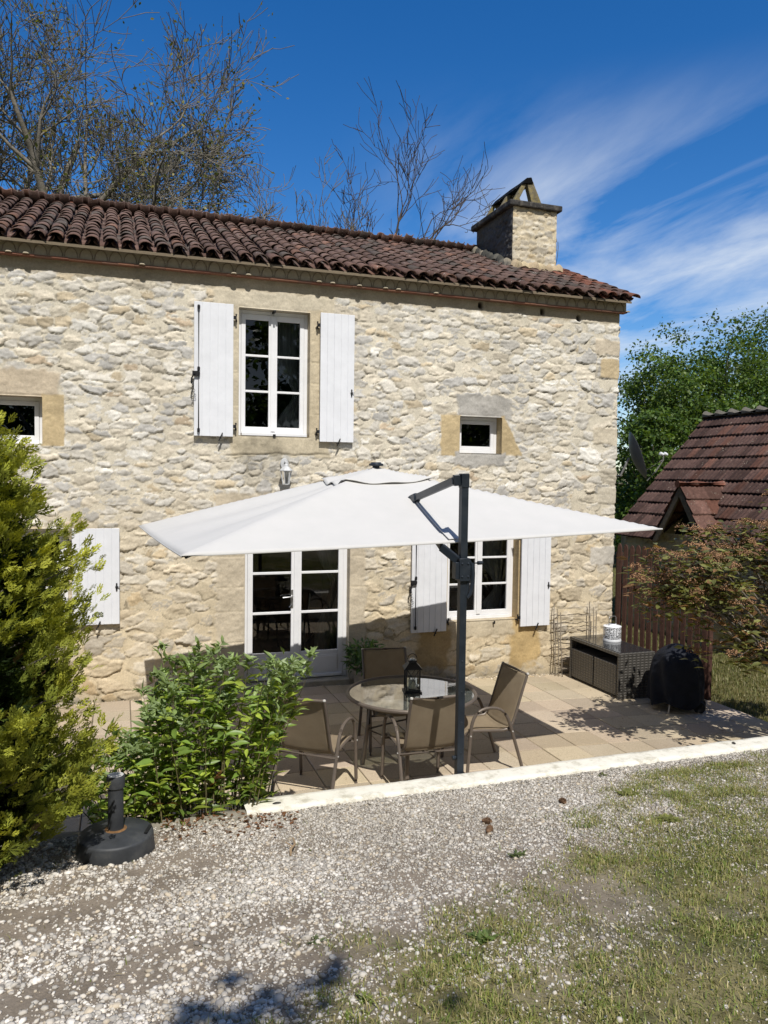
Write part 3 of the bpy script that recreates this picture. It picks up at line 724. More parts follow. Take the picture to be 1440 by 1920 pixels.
def shutter(x0, x1, z0, z1, hinge, bar=False, latch=True, y=-.072, th=.03):
    """hinge 'l' or 'r': which edge carries the hinges; open and flat to the wall"""
    m = MB(); n = 6 if x1 - x0 > .5 else 5; wv = (x1 - x0) / n
    for i in range(n):
        a = x0 + i * wv
        m.box(a + .0022, a + wv - .0022, y + random.uniform(-.0012, .0012), y + th, z0 + random.uniform(0, .002), z1)
    m.box(x0 + .01, x1 - .01, y + .007, y + th - .004, z0 + .004, z1 - .003)
    s = m.build('shutter', M_white, house, .0035)
    hx = x0 if hinge == 'l' else x1; sg = -1 if hinge == 'l' else 1
    for zz in (z0 + .13, z1 - .16):
        h = MB(); h.box(min(hx, hx + sg * .03), max(hx, hx + sg * .03), y + .004, y + .03, zz - .02, zz + .02); h.tube([(hx + sg * .035, y + .02, zz - .05), (hx + sg * .035, y + .02, zz + .045)], .011, 8); h.bar((hx + sg * .035, y + .02, zz - .03), (hx + sg * .05, .01, zz - .03), .014, .016); h.build('hinge', M_iron, s)
    if bar:
        bx = x0 + .055; b = MB(); b.tube([(bx, y - .02, z0 + .05), (bx, y - .02, z1 - .05)], .0085, 8)
        for zz in (z0 + .07, z1 - .07, (z0 + z1) / 2 + .02 - .02, (z0 + z1) / 2 + .09 - .15):
            b.lathe([(0, -.03), (.016, -.022), (.018, 0), (.016, .022), (0, .03)], 8, T(bx, y - .018, zz))
        zz = (z0 + z1) / 2 - .06
        b.box(bx - .075, bx - .005, y - .03, y - .002, zz - .03, zz + .03); b.tube([(bx - .05, y - .034, zz), (bx - .085, y - .05, zz - .06), (bx - .09, y - .045, zz - .13)], .011, 6)
        for k in range(6): b.tube([(bx - .075 + .012 * math.cos(t) + .006 * k * (k % 2), y - .03, zz - .12 - .03 * k + .02 * math.sin(t)) for t in np.linspace(0, 2 * PI, 7)], .003, 4)
        b.build('espagnolette_bar', M_iron, s)
    else:
        lx = x1 - .035 if hinge == 'l' else x0 + .035; b = MB(); zz = z0 + (z1 - z0) * .39
        b.lathe([(0, -.05), (.01, -.04), (.008, -.02), (.018, 0), (.008, .02), (.01, .04), (0, .05)], 8, T(lx, y - .008, zz)); b.tube([(lx, y - .005, zz), (lx + .03, y - .02, zz)], .006, 6); b.build('latch', M_iron, s)
    cxm_ = x0 + (x1 - x0) * (.68 if bar else .55); b = MB()      # wind stop on the wall below
    b.tube([(cxm_, .01, z0 - .015), (cxm_, y - .02, z0 - .02)], .008, 6); b.bar((cxm_ - .025, y - .016, z0 - .055), (cxm_ + .02, y - .016, z0 + .045), .012, .018, up=(0, 1, 0)); b.build('shutter_catch', M_iron, s)
    return s
shutter(.845, 1.325, 3.235, 4.875, 'r', True)
shutter(2.435, 2.895, 3.205, 4.865, 'l')
shutter(-.555, -.02, .945, 2.10, 'l')
shutter(3.745, 4.27, .63, 2.14, 'r', True)
shutter(5.41 + .015, 5.905, .635, 2.14, 'l')
# ------------------------------------------------------------------ ground
def tz(x): return -.028 * max(0, x - 2.5)
def gz(x, y):
    x = np.asarray(x, float); y = np.asarray(y, float)
    up = .44 + np.clip(-4.62 - y, 0, 7) * .125
    return up
M_ground = None
def ground_mat():
    t = NT('meadow_ground'); c = t.coord()
    n = t.noise(.35, 5, .6, c); n2 = t.noise(9, 5, .7, c); n3 = t.noise(70, 4, .7, c)
    a = t.ramp(n.outputs[0], [(.35, (.10, .105, .035)), (.65, (.17, .15, .065))]).outputs[0]
    b = t.ramp(n2.outputs[0], [(.3, (.5, .5, .5)), (.7, (1.3, 1.25, 1.1))]).outputs[0]
    t.bsdf(t.mix(1, a, b, 'MULTIPLY'), .95, 0, .1, t.bump(n3.outputs[0], .8, .03)); return t.m
xs = np.concatenate([[-400, -150, -60, -30, -15], np.arange(-8, 16.1, .5), [20, 28, 45, 80, 160, 400]]); ys = np.concatenate([[-400, -150, -60, -30, -18], np.arange(-14, -4.9, .5), [-4.64, -4.58], np.arange(-4, 30, 1.), [40, 60, 100, 200, 500]])
GX, GY = np.meshgrid(xs, ys)
GZ = np.where(GY > -4.6, -.27 + .02 * np.sin(GX) + .05 * np.clip(GY - 6, 0, 20) * .3, gz(GX, GY) - .06)
idx = np.arange(GX.size).reshape(GX.shape); F = np.stack([idx[:-1, :-1], idx[:-1, 1:], idx[1:, 1:], idx[1:, :-1]], -1).reshape(-1, 4)
tag(big_mesh('ground', np.stack([GX, GY, GZ], -1).reshape(-1, 3), F, ground_mat(), None, True), kind='structure')

# gravel yard: soil sheet coloured by what grows on it
def grassness(x, y):
    n = fbm(x * .9, y * .9, 301, 4); n2 = fbm(x * 3.2, y * 3.2, 305, 3)
    t = -7.68 + .80 * x - y
    d = sstep(-.45, .55, t) * sstep(-4.72, -5.05, y)
    return np.clip(d * 1.35 + (n - .5) * 1.7 + (n2 - .5) * 1.2 - .36, 0, 1)
def stoniness(x, y):
    n = fbm(x * 1.3, y * 1.7, 311, 3)
    s = .42 + 1.0 * (n - .5)
    s = s + .62 * sstep(-6.6, -5.4, y) * sstep(.1, 1.2, x)          # cleaner chippings by the kerb
    rut = fbm(x * .8 + y * .3, y * 4.5 - x * 1.2, 315, 3); s = s - .30 * sstep(.52, .72, rut)
    return np.clip(s - .24 * grassness(x, y), .06, 1)
xs = np.arange(-4, 9, .035); ys = np.arange(-11.5, -4.59, .035)
GX, GY = np.meshgrid(xs, ys)
bumpy = .012 * (fbm(GX * 5, GY * 5, 320, 3) - .5) + .010 * (fbm(GX * 22, GY * 22, 321, 3) - .5)
ydip = .03 * np.exp(-((GY + 4.62) / .12) ** 2)
GZ = gz(GX, GY) + bumpy - ydip
def yardz(x, y): return gz(x, y) + .012 * (fbm(np.asarray(x) * 5, np.asarray(y) * 5, 320, 3) - .5) + .010 * (fbm(np.asarray(x) * 22, np.asarray(y) * 22, 321, 3) - .5)
gr = grassness(GX, GY)[..., None]
soil = np.array([.30, .25, .195]) * (.65 + .7 * fbm(GX * 8, GY * 8, 330, 5))[..., None]
moss = np.array([.225, .195, .095]) * (.45 + 1.1 * fbm(GX * 11, GY * 11, 331, 5))[..., None]; mk = sstep(.52, .66, fbm(GX * 2.3, GY * 2.3, 337, 4))[..., None]; moss = moss * (1 - mk) + np.array([.115, .115, .04]) * mk
Cg = soil * (1 - gr) + moss * gr
lit = (sstep(-4.95, -4.7, GY + .25 * (fbm(GX * 4, GY * 4, 333, 3) - .5)) * sstep(1.9, .9, GX))[..., None]     # dead leaves near the kerb
Cg = Cg * (1 - .7 * lit) + np.array([.15, .085, .05]) * .7 * lit
idx = np.arange(GX.size).reshape(GX.shape); F = np.stack([idx[:-1, :-1], idx[:-1, 1:], idx[1:, 1:], idx[1:, :-1]], -1).reshape(-1, 4)
M_soil = vcol('stony_soil', .95, .4, 55, .9, 180, .008, .15)
tag(big_mesh('gravel_yard', np.stack([GX, GY, GZ], -1).reshape(-1, 3), F, M_soil, None, True, Cg.reshape(-1, 3)), kind='structure')

# loose stones
ph = (1 + 5 ** .5) / 2
ico = np.array([(-1, ph, 0), (1, ph, 0), (-1, -ph, 0), (1, -ph, 0), (0, -1, ph), (0, 1, ph), (0, -1, -ph), (0, 1, -ph), (ph, 0, -1), (ph, 0, 1), (-ph, 0, -1), (-ph, 0, 1)]) / math.sqrt(1 + ph * ph)
icf = np.array([(0, 11, 5), (0, 5, 1), (0, 1, 7), (0, 7, 10), (0, 10, 11), (1, 5, 9), (5, 11, 4), (11, 10, 2), (10, 7, 6), (7, 1, 8), (3, 9, 4), (3, 4, 2), (3, 2, 6), (3, 6, 8), (3, 8, 9), (4, 9, 5), (2, 4, 11), (6, 2, 10), (8, 6, 7), (9, 8, 1)])
g = np.random.default_rng(21)
N = 1330000
px = g.uniform(-3.0, 8.2, N); py = -4.66 - 5.0 * g.random(N) ** 1.05
P = np.stack([px, py, gz(px, py)], -1)
k = in_view(P, 560) & (g.random(N) < stoniness(px, py) * .62); px, py = px[k], py[k]
N = len(px)
size = np.clip(np.exp(g.normal(math.log(.0060), .42, N)), .0030, .020) * np.interp(px + .6 * (py + 6), [-1, .0, 1.6], [1.25, 1.15, .85])
gs = grassness(px, py); size = size * (1 - .25 * gs)
Ms = rand_rot(N, g, .35)
sc_ = np.stack([size * g.uniform(.8, 1.45, N), size * g.uniform(.7, 1.1, N), size * g.uniform(.4, .75, N)], -1)
M = Ms * sc_[:, None, :]
jit = 1 + .28 * (g.random((N, 12)) - .5)
L0 = np.stack([px, py, yardz(px, py) + size * .22], -1); bigs = size > .0085
ocv = np.array([(1, .1, 0), (-1, 0, .1), (.1, 1, 0), (0, -1, -.1), (0, .1, 1), (.1, 0, -1)], float); ocf = np.array([(0, 2, 4), (2, 1, 4), (1, 3, 4), (3, 0, 4), (2, 0, 5), (1, 2, 5), (3, 1, 5), (0, 3, 5)])
Va = np.einsum('nij,nkj->nki', M[bigs], ico[None] * jit[bigs][..., None]) + L0[bigs][:, None]; nb = int(bigs.sum())
Vb = np.einsum('nij,nkj->nki', M[~bigs], ocv[None] * (1 + 1.4 * (jit[~bigs][:, :6, None] - 1))) * 1.0 + L0[~bigs][:, None]; nsml = N - nb
Fa = (icf[None] + (np.arange(nb) * 12)[:, None, None]).reshape(-1, 3); Fb = (ocf[None] + (nb * 12 + np.arange(nsml) * 6)[:, None, None]).reshape(-1, 3)
V = np.concatenate([Va.reshape(-1, 3), Vb.reshape(-1, 3)]); F = np.concatenate([Fa, Fb])
pal = np.array([(.57, .525, .455), (.46, .43, .38), (.66, .62, .56), (.37, .34, .30), (.50, .43, .33), (.30, .27, .235)])
C = pal[g.choice(6, N, p=[.3, .2, .2, .13, .1, .07])] * g.uniform(.75, 1.15, (N, 1)) * np.interp(px + .5 * (py + 6), [-.5, 1.6], [1.12, .93])[:, None]
M_stone = vcol('pale_chippings', .85, .2, 60, .3, 200, .002)
print('stones', N)
Cst = None
tag(big_mesh('gravel', V, F, M_stone, None, False, np.concatenate([np.repeat(C[bigs], 12, axis=0), np.repeat(C[~bigs], 6, axis=0)])), kind='stuff', label='pale limestone chippings scattered over the sloping yard', cat='gravel')

n = 1500; wx = g.uniform(-1.5, 6.1, n); wy = -.035 - .13 * g.random(n) ** 1.6; ws = np.exp(g.normal(math.log(.008), .5, n)).clip(.003, .022)
k = g.random(n) < .25 + .75 * sstep(3.0, 4.0, wx); wx, wy, ws = wx[k], wy[k], ws[k]; n = len(wx)
Vw = np.einsum('nij,nkj->nki', rand_rot(n, g, .4) * (ws[:, None] * np.array([1.2, .9, .65]))[:, None, :], ico[None] * (1 + .28 * (g.random((n, 12, 1)) - .5))) + np.stack([wx, wy, np.array([tz(q) for q in wx]) + ws * .3 - .004], -1)[:, None]
tag(big_mesh('wall_foot_gravel', Vw.reshape(-1, 3), (icf[None] + (np.arange(n) * 12)[:, None, None]).reshape(-1, 3), M_stone, None, False, np.repeat(pal[g.integers(0, 5, n)] * np.array([1, .93, .8]), 12, axis=0)), kind='stuff', label='loose stones and rubble along the foot of the house wall', cat='gravel')
# grass blades
def blades(N, px, py, pz, g, hmin, hmax, cols, name, label, lean=.5, wd=.0028):
    h = g.uniform(hmin, hmax, N) * g.uniform(.5, 1, N); a = g.uniform(0, 2 * PI, N); ln = np.abs(g.normal(size=N)) * lean
    wv = wd * g.uniform(.6, 1.4, N); dx_, dy_ = np.cos(a), np.sin(a); sx, sy = -dy_, dx_
    base = np.stack([px, py, pz], -1); d = np.stack([dx_, dy_, np.zeros(N)], -1); s = np.stack([sx, sy, np.zeros(N)], -1)
    up = np.array([0, 0, 1.])
    p1 = base + up * (h * .55)[:, None] + d * (h * ln * .3)[:, None]; p2 = base + up * (h * (1 - .25 * np.minimum(ln, 2)))[:, None] + d * (h * ln)[:, None]
    V = np.stack([base - s * wv[:, None], base + s * wv[:, None], p1 + s * (wv * .7)[:, None], p1 - s * (wv * .7)[:, None], p2], 1)
    i = np.arange(N)[:, None] * 5
    F = np.concatenate([i + np.array([[0, 1, 2]]), i + np.array([[0, 2, 3]]), i + np.array([[3, 2, 4]])])
    C = cols[g.choice(len(cols), N)] * g.uniform(.7, 1.25, (N, 1))
    return V.reshape(-1, 3), F, np.repeat(C, 5, axis=0)
M_leafg = leafmat('grass_blade', .3, .5, (1.2, 1.15, .5), .25)
N = 940000; px = g.uniform(-2, 8.3, N); py = g.uniform(-9.3, -4.7, N)
tuft = sstep(.48, .66, fbm(px * 6, py * 6, 340, 3))
k = in_view(np.stack([px, py, gz(px, py)], -1), 500) & (g.random(N) < grassness(px, py) * (.25 + .75 * tuft) * .95 + .004 * tuft); px, py = px[k], py[k]; N = len(px)
print('blades', N)
gcols = np.array([(.20, .25, .055), (.27, .28, .08), (.16, .22, .045), (.36, .32, .13), (.42, .36, .18), (.30, .29, .11)])
V, F, C = blades(N, px, py, yardz(px, py) - .004, g, .014, .055, gcols, 'g', '', .95, .0022)
tag(big_mesh('grass', V, F, M_leafg, None, False, C), kind='stuff', label='sparse short grass and moss growing through the gravel', cat='grass')
# lawn beyond the terrace, under the tree
N = 130000; px = 7.2 + 8 * g.random(N) ** 1.2; py = g.uniform(-3.6, 9, N)
k = in_view(np.stack([px, py, 0 * px - .2], -1), 500); px, py = px[k], py[k]; N = len(px)
lz = -.27 + .02 * np.sin(px) + .05 * np.clip(py - 6, 0, 20) * .3
V, F, C = blades(N, px, py, lz, g, .04, .10, np.array([(.16, .17, .06), (.24, .22, .10), (.12, .14, .04), (.29, .26, .14)]), 'l', '', .7, .005)
tag(big_mesh('lawn_grass', V, F, M_leafg, None, False, C), kind='stuff', label='dry lawn behind the brown picket fence', cat='lawn')

# weeds one can count
M_leaf = leafmat('leaf', .35, .42)
def weed(x, y, r, n, col, wide, label, upf=.5):
    r *= .62; n = int(n * 1.6); col = np.array(col) * np.array([.95, .72, .9])
    g2 = np.random.default_rng(int(abs(x * 1000 + y * 77)))
    lv = np.array([(0, 0, 0), (-.5, .45, .03), (.5, .45, .03), (0, .5, 0), (0, 1, -.05)]) * np.array([wide, 1, 1])
    lf = np.array([(0, 2, 3), (0, 3, 1), (1, 3, 4), (3, 2, 4)])
    a = g2.uniform(0, 2 * PI, n); d = np.stack([np.cos(a), np.sin(a), upf * g2.random(n) + .05], -1)
    M = basis_from(d, g2, roll=.3) * (r * g2.uniform(.5, 1, n))[:, None, None]
    loc = np.stack([g2.normal(size=n) * r * .25, g2.normal(size=n) * r * .25, g2.random(n) * .01], -1)
    V, F, C = instance(lv, lf, M, loc, np.array(col) * g2.uniform(.7, 1.3, (n, 1)))
    o = big_mesh('weed', V, F, M_leaf, None, False, C); o.location = (x, y, float(yardz(x, y)) - .004); return tag(o, label, 'weed', 'weeds in the gravel')
def camground(u, v):
    d = _fw + (u - 720) / FPX * CR - (v - 960) / FPX * CU
    t = 3.0
    for _ in range(30):
        p = CAMP + d * t; t += (p[2] - float(gz(p[0], p[1]))) / max(.05, -d[2]) * .7
    return CAMP + d * t
for u, v, r, n, col, wd, lab, upf in [
    (592, 1768, .085, 14, (.15, .24, .08), .22, 'flat thistle rosette with narrow leaves where gravel meets grass', .25),
    (905, 1762, .10, 46, (.13, .24, .05), .5, 'low bushy green weed with broad leaves in the middle of the grass edge', .6),
    (683, 1875, .075, 26, (.22, .36, .07), .25, 'bright green grassy tuft at the bottom edge of the photo', 1.2),
    (970, 1606, .085, 34, (.13, .22, .06), .35, 'green weed in the gravel right of the two pine cones', .5),
    (1180, 1490, .12, 80, (.20, .28, .06), .5, 'spreading yellow-green weed patch beside the gravel, below the white wall', .3),
    (1255, 1538, .11, 70, (.21, .29, .06), .5, 'second spreading weed patch, further down the grassy strip', .3),
    (1130, 1455, .07, 30, (.15, .22, .06), .45, 'small dark weed closest to the white retaining wall', .5),
    (250, 1757, .03, 10, (.16, .22, .06), .4, 'tiny seedling alone among the big stones at left', .8),
    (582, 1595, .03, 10, (.2, .3, .06), .5, 'tiny bright seedling in the gravel below the left end of the wall', .9),
    (1275, 1730, .05, 14, (.2, .27, .1), .4, 'small pale weed in the grass at far right', .6)]:
    q = camground(u, v); weed(q[0], q[1], r, n, col, wd, lab, upf)
# pine cones and dry bits
M_cone = plain('pine_cone_scale', (.15, .085, .045), .8, 0, .4, 20)
for i, (u, v, rz, lab) in enumerate([(912, 1543, .6, 'brown pine cone, upper of the two lying together on the gravel'), (917, 1560, 2.3, 'brown pine cone, lower of the two lying together on the gravel'), (1054, 1505, 0, 'single brown pine cone lying alone on the gravel')]):
    q = camground(u, v); m = MB()
    m.lathe([(0, -.05), (.018, -.045), (.024, -.02), (.02, .02), (0, .05)], 8)
    for r_ in range(7):
        for a in range(8):
            t = 2 * PI * (a + .5 * (r_ % 2)) / 8; rad = .026 * math.sin(PI * (r_ + 1) / 8.5) + .004; z = -.042 + .0135 * r_
            d = Vector((math.cos(t), math.sin(t), .45)).normalized(); m.bar(Vector((math.cos(t), math.sin(t), 0)) * rad * .6 + Vector((0, 0, z)), Vector((math.cos(t), math.sin(t), 0)) * rad * 1.25 + Vector((0, 0, z + .014)), .014, .004)
    o = m.build('pine_cone', M_cone); o.location = (q[0], q[1], q[2] + .014); o.rotation_euler = (R(80), .2, rz); o.scale = (.62, .62, .62); tag(o, lab, 'pine cone', 'pine cones on the gravel')
m = MB(); m.tube([(0, 0, 0), (.06, .01, .01), (.13, -.005, .006), (.2, .02, .012)], [.007, .009, .007, .004], 6); m.tube([(.09, .0, .01), (.12, .05, .02)], .004, 5)
q = camground(545, 1608); o = m.build('dry_twig', plain('dry_wood', (.30, .21, .12), .8, 0, .3)); o.location = (q[0], q[1], q[2] + .01); o.rotation_euler = (0, 0, 1.2); tag(o, 'broken dry twig lying on the gravel right of the parasol base', 'twig')
g = np.random.default_rng(8); N = 260
u = g.uniform(300, 560, N) ; v = 1548 + g.normal(size=N) * 14 - (u - 300) * .05
P = np.array([camground(a, b) for a, b in zip(u, v)]); lv = np.array([(0, 0, 0), (-.3, .5, .12), (.3, .5, .1), (0, .5, 0), (0, 1, .05)]); lf = np.array([(0, 2, 3), (0, 3, 1), (1, 3, 4), (3, 2, 4)])
V, F, C = instance(lv, lf, rand_rot(N, g, .4) * g.uniform(.015, .045, (N, 1, 1)), P + np.array([0, 0, .012]), np.array([.19, .09, .045]) * g.uniform(.5, 1.5, (N, 1)))
n2 = 150; tx_ = g.uniform(1.2, 7.2, n2); ty_ = g.uniform(-4.3, -.1, n2); keep_ = g.random(n2) < np.interp(tx_, [1, 4.5, 7], [.25, .4, 1]); tx_, ty_ = tx_[keep_], ty_[keep_]; n2 = len(tx_)
V2, F2, C2 = instance(lv, lf, rand_rot(n2, g, .25) * g.uniform(.012, .035, (n2, 1, 1)), np.stack([tx_, ty_, np.array([tz(q) for q in tx_]) + .006], -1), np.array([.2, .11, .055]) * g.uniform(.5, 1.5, (n2, 1)))
F = np.concatenate([F, F2 + len(V)]); V = np.concatenate([V, V2]); C = np.concatenate([C, C2])
tag(big_mesh('fallen_leaves', V, F, M_leaf, None, False, C), 'dead brown leaves strewn below the leafy shrub and over the terrace', 'fallen leaves', kind='stuff')

# ------------------------------------------------------------------ terrace of square pavers, retaining wall
m = MB(); random.seed(9); ps = .405
terr_c = []
for i in range(-10, 19):
    for j in range(-12, 1):
        x0 = i * ps + .1; x1 = x0 + ps - .008; y1 = j * ps - .06; y0 = y1 - ps + .008
        if x0 > 7.3 or x0 < -3.2 or y0 < -4.6: continue
        c = np.array([.51, .425, .31]) * random.uniform(.80, 1.08) * np.array([1, random.uniform(.97, 1.02), random.uniform(.94, 1.04)])
        dz = random.uniform(-.0025, .0025); h = .006
        V = []
        for ex, zz in ((.0, -.035), (.0, -h), (h, 0)):
            for X_, Y_ in ((x0 + ex, y0 + ex), (x1 - ex, y0 + ex), (x1 - ex, y1 - ex), (x0 + ex, y1 - ex)): V.append((X_, Y_, tz(X_) + zz + dz))
        F = [(8, 9, 10, 11)] + [(a + o, (a + 1) % 4 + o, (a + 1) % 4 + 4 + o, a + 4 + o) for o in (0, 4) for a in range(4)]
        m.add(V, F, c)
m.add([(-3.3, -4.6, -.018), (2.5, -4.6, -.018), (7.4, -4.6, -.155), (7.4, .03, -.155), (2.5, .03, -.018), (-3.3, .03, -.018)], [(0, 1, 4, 5), (1, 2, 3, 4)], (.11, .09, .065))
M_paver = vcol('pebbled_paver', .9, .35, 75, .7, 160, .005, .2, ((.26, .19, .12), 38), .8)
tag(m.build('terrace', M_paver), kind='structure')
# low retaining wall, white painted top
t = NT('chalky_white_paint'); c = t.coord(); a = t.noise(7, 6, .75, c); b = t.noise(60, 5, .7, c)
f = t.ramp(a.outputs[0], [(.36, (.50, .47, .38)), (.5, (.72, .69, .60)), (.75, (.76, .74, .66))]).outputs[0]
t.bsdf(f, .85, 0, .2, t.bump(b.outputs[0], .6, .004)); M_chalk = t.m
def strip_wall(name, x0, x1, y0, y1, z0, z1, mat, wob=.006, seed=1, step=.03, slope=0):
    xs = np.arange(x0, x1 + .001, step); prof = [(y1, z0), (y1, z1 - .012), (y1 - .012, z1)] + [(y1 - .012 - (y1 - y0 - .024) * t, z1) for t in (.2, .4, .6, .8)] + [(y0 + .012, z1), (y0, z1 - .012), (y0, z0)]
    V = []; k = len(prof)
    for x in xs:
        for q, (y, z) in enumerate(prof):
            n = float(fbm(np.array([x * 9.]), np.array([q * 1.7]), seed, 3)[0] - .5)
            V.append((x, y + n * wob * 2 * (1 if q in (1, 2, 7, 8, 9, 0) else 0), z + (n * wob if q not in (0, k - 1) else 0) + slope * (x - x0)))
    idx = np.arange(len(V)).reshape(len(xs), k); F = np.stack([idx[:-1, :-1], idx[1:, :-1], idx[1:, 1:], idx[:-1, 1:]], -1).reshape(-1, 4)
    o = big_mesh(name, np.array(V), F[:, ::-1], mat, None, False)
    return o
tag(strip_wall('retaining_wall', .80, 9.0, -4.68, -4.47, -.3, .475, M_chalk), 'low white painted retaining wall edging the sunken terrace', 'retaining wall')
tag(strip_wall('stone_edging', -1.6, .86, -4.80, -4.56, -.3, .452, plain('weathered_concrete', (.27, .245, .2), .95, 0, .35, 9, .8, 50, .006, .1, (.14, .13, .1)), .016, 5), 'grey weathered stone edging in front of the leafy shrub', 'stone edging')
m = MB(); m.lathe([(0, 0), (.02, .002), (.014, .006), (0, .007)], 9, Matrix.Diagonal((1.6, .8, 1, 1)))
for i, (x, y, lab) in enumerate([(1.02, -4.6, 'dark stone chip on the white wall near its left end'), (5.05, -4.55, 'dark stone chip lying on the white wall toward its right end')]):
    o = m.build('stone_chip', M_soot); o.location = (x, y, .476); o.rotation_euler = (0, 0, i); tag(o, lab, 'stone')

# ------------------------------------------------------------------ parasol
M_canvas = None
t = NT('parasol_canvas'); c = t.coord(); n_ = t.noise(5, 4, .6, c); b = t.noise(240, 2, .5, c)
cc = t.ramp(n_.outputs[0], [(.3, (.60, .59, .565)), (.7, (.63, .615, .59))]).outputs[0]
p = t.bsdf(cc, .85, 0, .15, t.bump(b.outputs[0], .15, .001)); tr = t.n('ShaderNodeBsdfTranslucent'); t.l(cc, tr.inputs[0])
mx = t.n('ShaderNodeMixShader', i_0=.12); t.l(p.outputs[0], mx.inputs[1]); t.l(tr.outputs[0], mx.inputs[2]); t.l(mx.outputs[0], t.out.inputs[0]); M_canvas = t.m
M_anth = plain('anthracite_metal', (.019, .026, .036), .42, .2, .25, 12, .08, 90, .001, .5, (.032, .038, .045))
par = empty('cantilever_parasol', (2.49, -4.415, 0), 0, 'large off-white square cantilever parasol on an anthracite mast over the table', 'parasol')
PI_ = Matrix.Translation((-2.49, 4.415, 0))
def pl(p): return Vector(p) - Vector((2.49, -4.415, 0))
nl, nr, fl, fr, apex = [Vector(q) for q in ((.385, -4.45, 2.205), (4.53, -4.18, 2.335), (.175, -1.25, 2.21), (4.34, -.98, 2.335), (2.33, -2.74, 2.845))]
def can(u, v, lift=0):
    """u,v in -1..1 over the canopy; pyramid with slightly sagging panels"""
    b = nl * (1 - u) * (1 - v) / 4 + nr * (1 + u) * (1 - v) / 4 + fl * (1 - u) * (1 + v) / 4 + fr * (1 + u) * (1 + v) / 4
    mm = max(abs(u), abs(v)); up = apex - (nl + nr + fl + fr) / 4
    s = min(abs(u), abs(v)) / mm if mm > 1e-6 else 0
    edge = (1 - mm)
    sag = -.050 * math.sin(PI * mm ** .8) * (1 - s ** 2.5) - .012 * mm * (1 - s ** 2)
    if u < -abs(v): sag += .034 * math.sin(v / mm * 8 + .6) * mm * (1 - mm) * 2.2      # loose folds on the left panel
    wr = .010 * (float(vnoise(np.array([u * 3.1]), np.array([v * 3.3]), 611)[0]) - .5) * (1 - mm ** 6) + .007 * math.sin(10 * math.atan2(v, u)) * (1 - mm) * mm
    return b + up * edge + Vector((0, 0, sag + lift + wr))
n = 64; V = []; 
for j in range(n + 1):
    for i in range(n + 1): V.append(pl(can(-1 + 2 * i / n, -1 + 2 * j / n)))
idx = np.arange(len(V)).reshape(n + 1, n + 1); F = np.stack([idx[:-1, :-1], idx[:-1, 1:], idx[1:, 1:], idx[1:, :-1]], -1).reshape(-1, 4)
canopy = big_mesh('canopy', np.array(V), F, M_canvas, par, True)
s_ = canopy.modifiers.new('thick', 'SOLIDIFY'); s_.thickness = .004; s_.offset = -1
V = []; n = 26      # vent cap
for j in range(n + 1):
    for i in range(n + 1):
        u, v = -1 + 2 * i / n, -1 + 2 * j / n; mm = max(abs(u), abs(v))
        rp_ = .010 * mm * math.sin(7 * (u if abs(v) > abs(u) else v) + 1)
        V.append(pl(can(u * .215, v * .215, .007 + .014 * mm + rp_ * .7)))
idx = np.arange(len(V)).reshape(n + 1, n + 1); F = np.stack([idx[:-1, :-1], idx[:-1, 1:], idx[1:, 1:], idx[1:, :-1]], -1).reshape(-1, 4)
vt = big_mesh('vent_cap', np.array(V), F, M_canvas, canopy, True); s_ = vt.modifiers.new('thick', 'SOLIDIFY'); s_.thickness = .003
m = MB()
for a, b in ((nl, nr), (nr, fr), (fr, fl), (fl, nl)):
    uv = {id(nl): (-1, -1), id(nr): (1, -1), id(fr): (1, 1), id(fl): (-1, 1)}
    P = [pl(can(*(np.array(uv[id(a)]) * (1 - t) + np.array(uv[id(b)]) * t))) - Vector((0, 0, .006)) for t in np.linspace(0, 1, 25)]
    m.tube(P, .006, 5)
m.build('hem', M_canvas, canopy)
m = MB(); ap = pl(can(0, 0)); m.lathe([(0, -.3), (.03, -.3), (.035, .015), (.07, .016), (.07, .035), (.05, .042), (.05, .05), (0, .05)], 16, T(*ap)); m.build('finial', M_anth, par, .003)
for k in range(8):
    u, v = [(-1, -1), (0, -1), (1, -1), (1, 0), (1, 1), (0, 1), (-1, 1), (-1, 0)][k]
    m = MB(); m.tube([pl(can(u * q, v * q, -.028 - .0 * q)) if q > .03 else ap - Vector((0, 0, .05)) for q in (.02, .3, .6, .985)], .010, 6); m.build('rib', M_anth, par)
hub = Vector((2.33, -2.74, 2.35))
m = MB(); m.lathe([(0, -.06), (.05, -.06), (.05, .05), (.03, .06), (.02, .5), (0, .5)], 12, T(*pl(hub))); m.build('hub', M_anth, par, .004)
m = MB(); m.box(-.028, .028, -.028, .028, -.02, 2.70); 
for zz in (.62, .86, 1.1, 1.34): m.lathe([(0, .0), (.008, .0), (.008, .004), (0, .005)], 8, T(.0, -.028, zz) @ Euler((PI / 2, 0, 0)).to_matrix().to_4x4())
m.box(-.16, .16, -.012, .012, -.02, .02); m.box(-.05, .05, -.05, .05, -.02, .2); m.lathe([(0, 0), (.016, 0), (.018, .03), (0, .035)], 10, T(-.028, 0, .58) @ Euler((0, -PI / 2, 0)).to_matrix().to_4x4())
mast = m.build('mast', M_anth, par, .006, seg=3)
m = MB(); m.box(-.033, .033, -.033, .033, 2.68, 2.79); m.bar((-.033, 0, 2.74), (-.085, .01, 2.735), .05, .085); m.build('mast_cap', M_anth, par, .006)
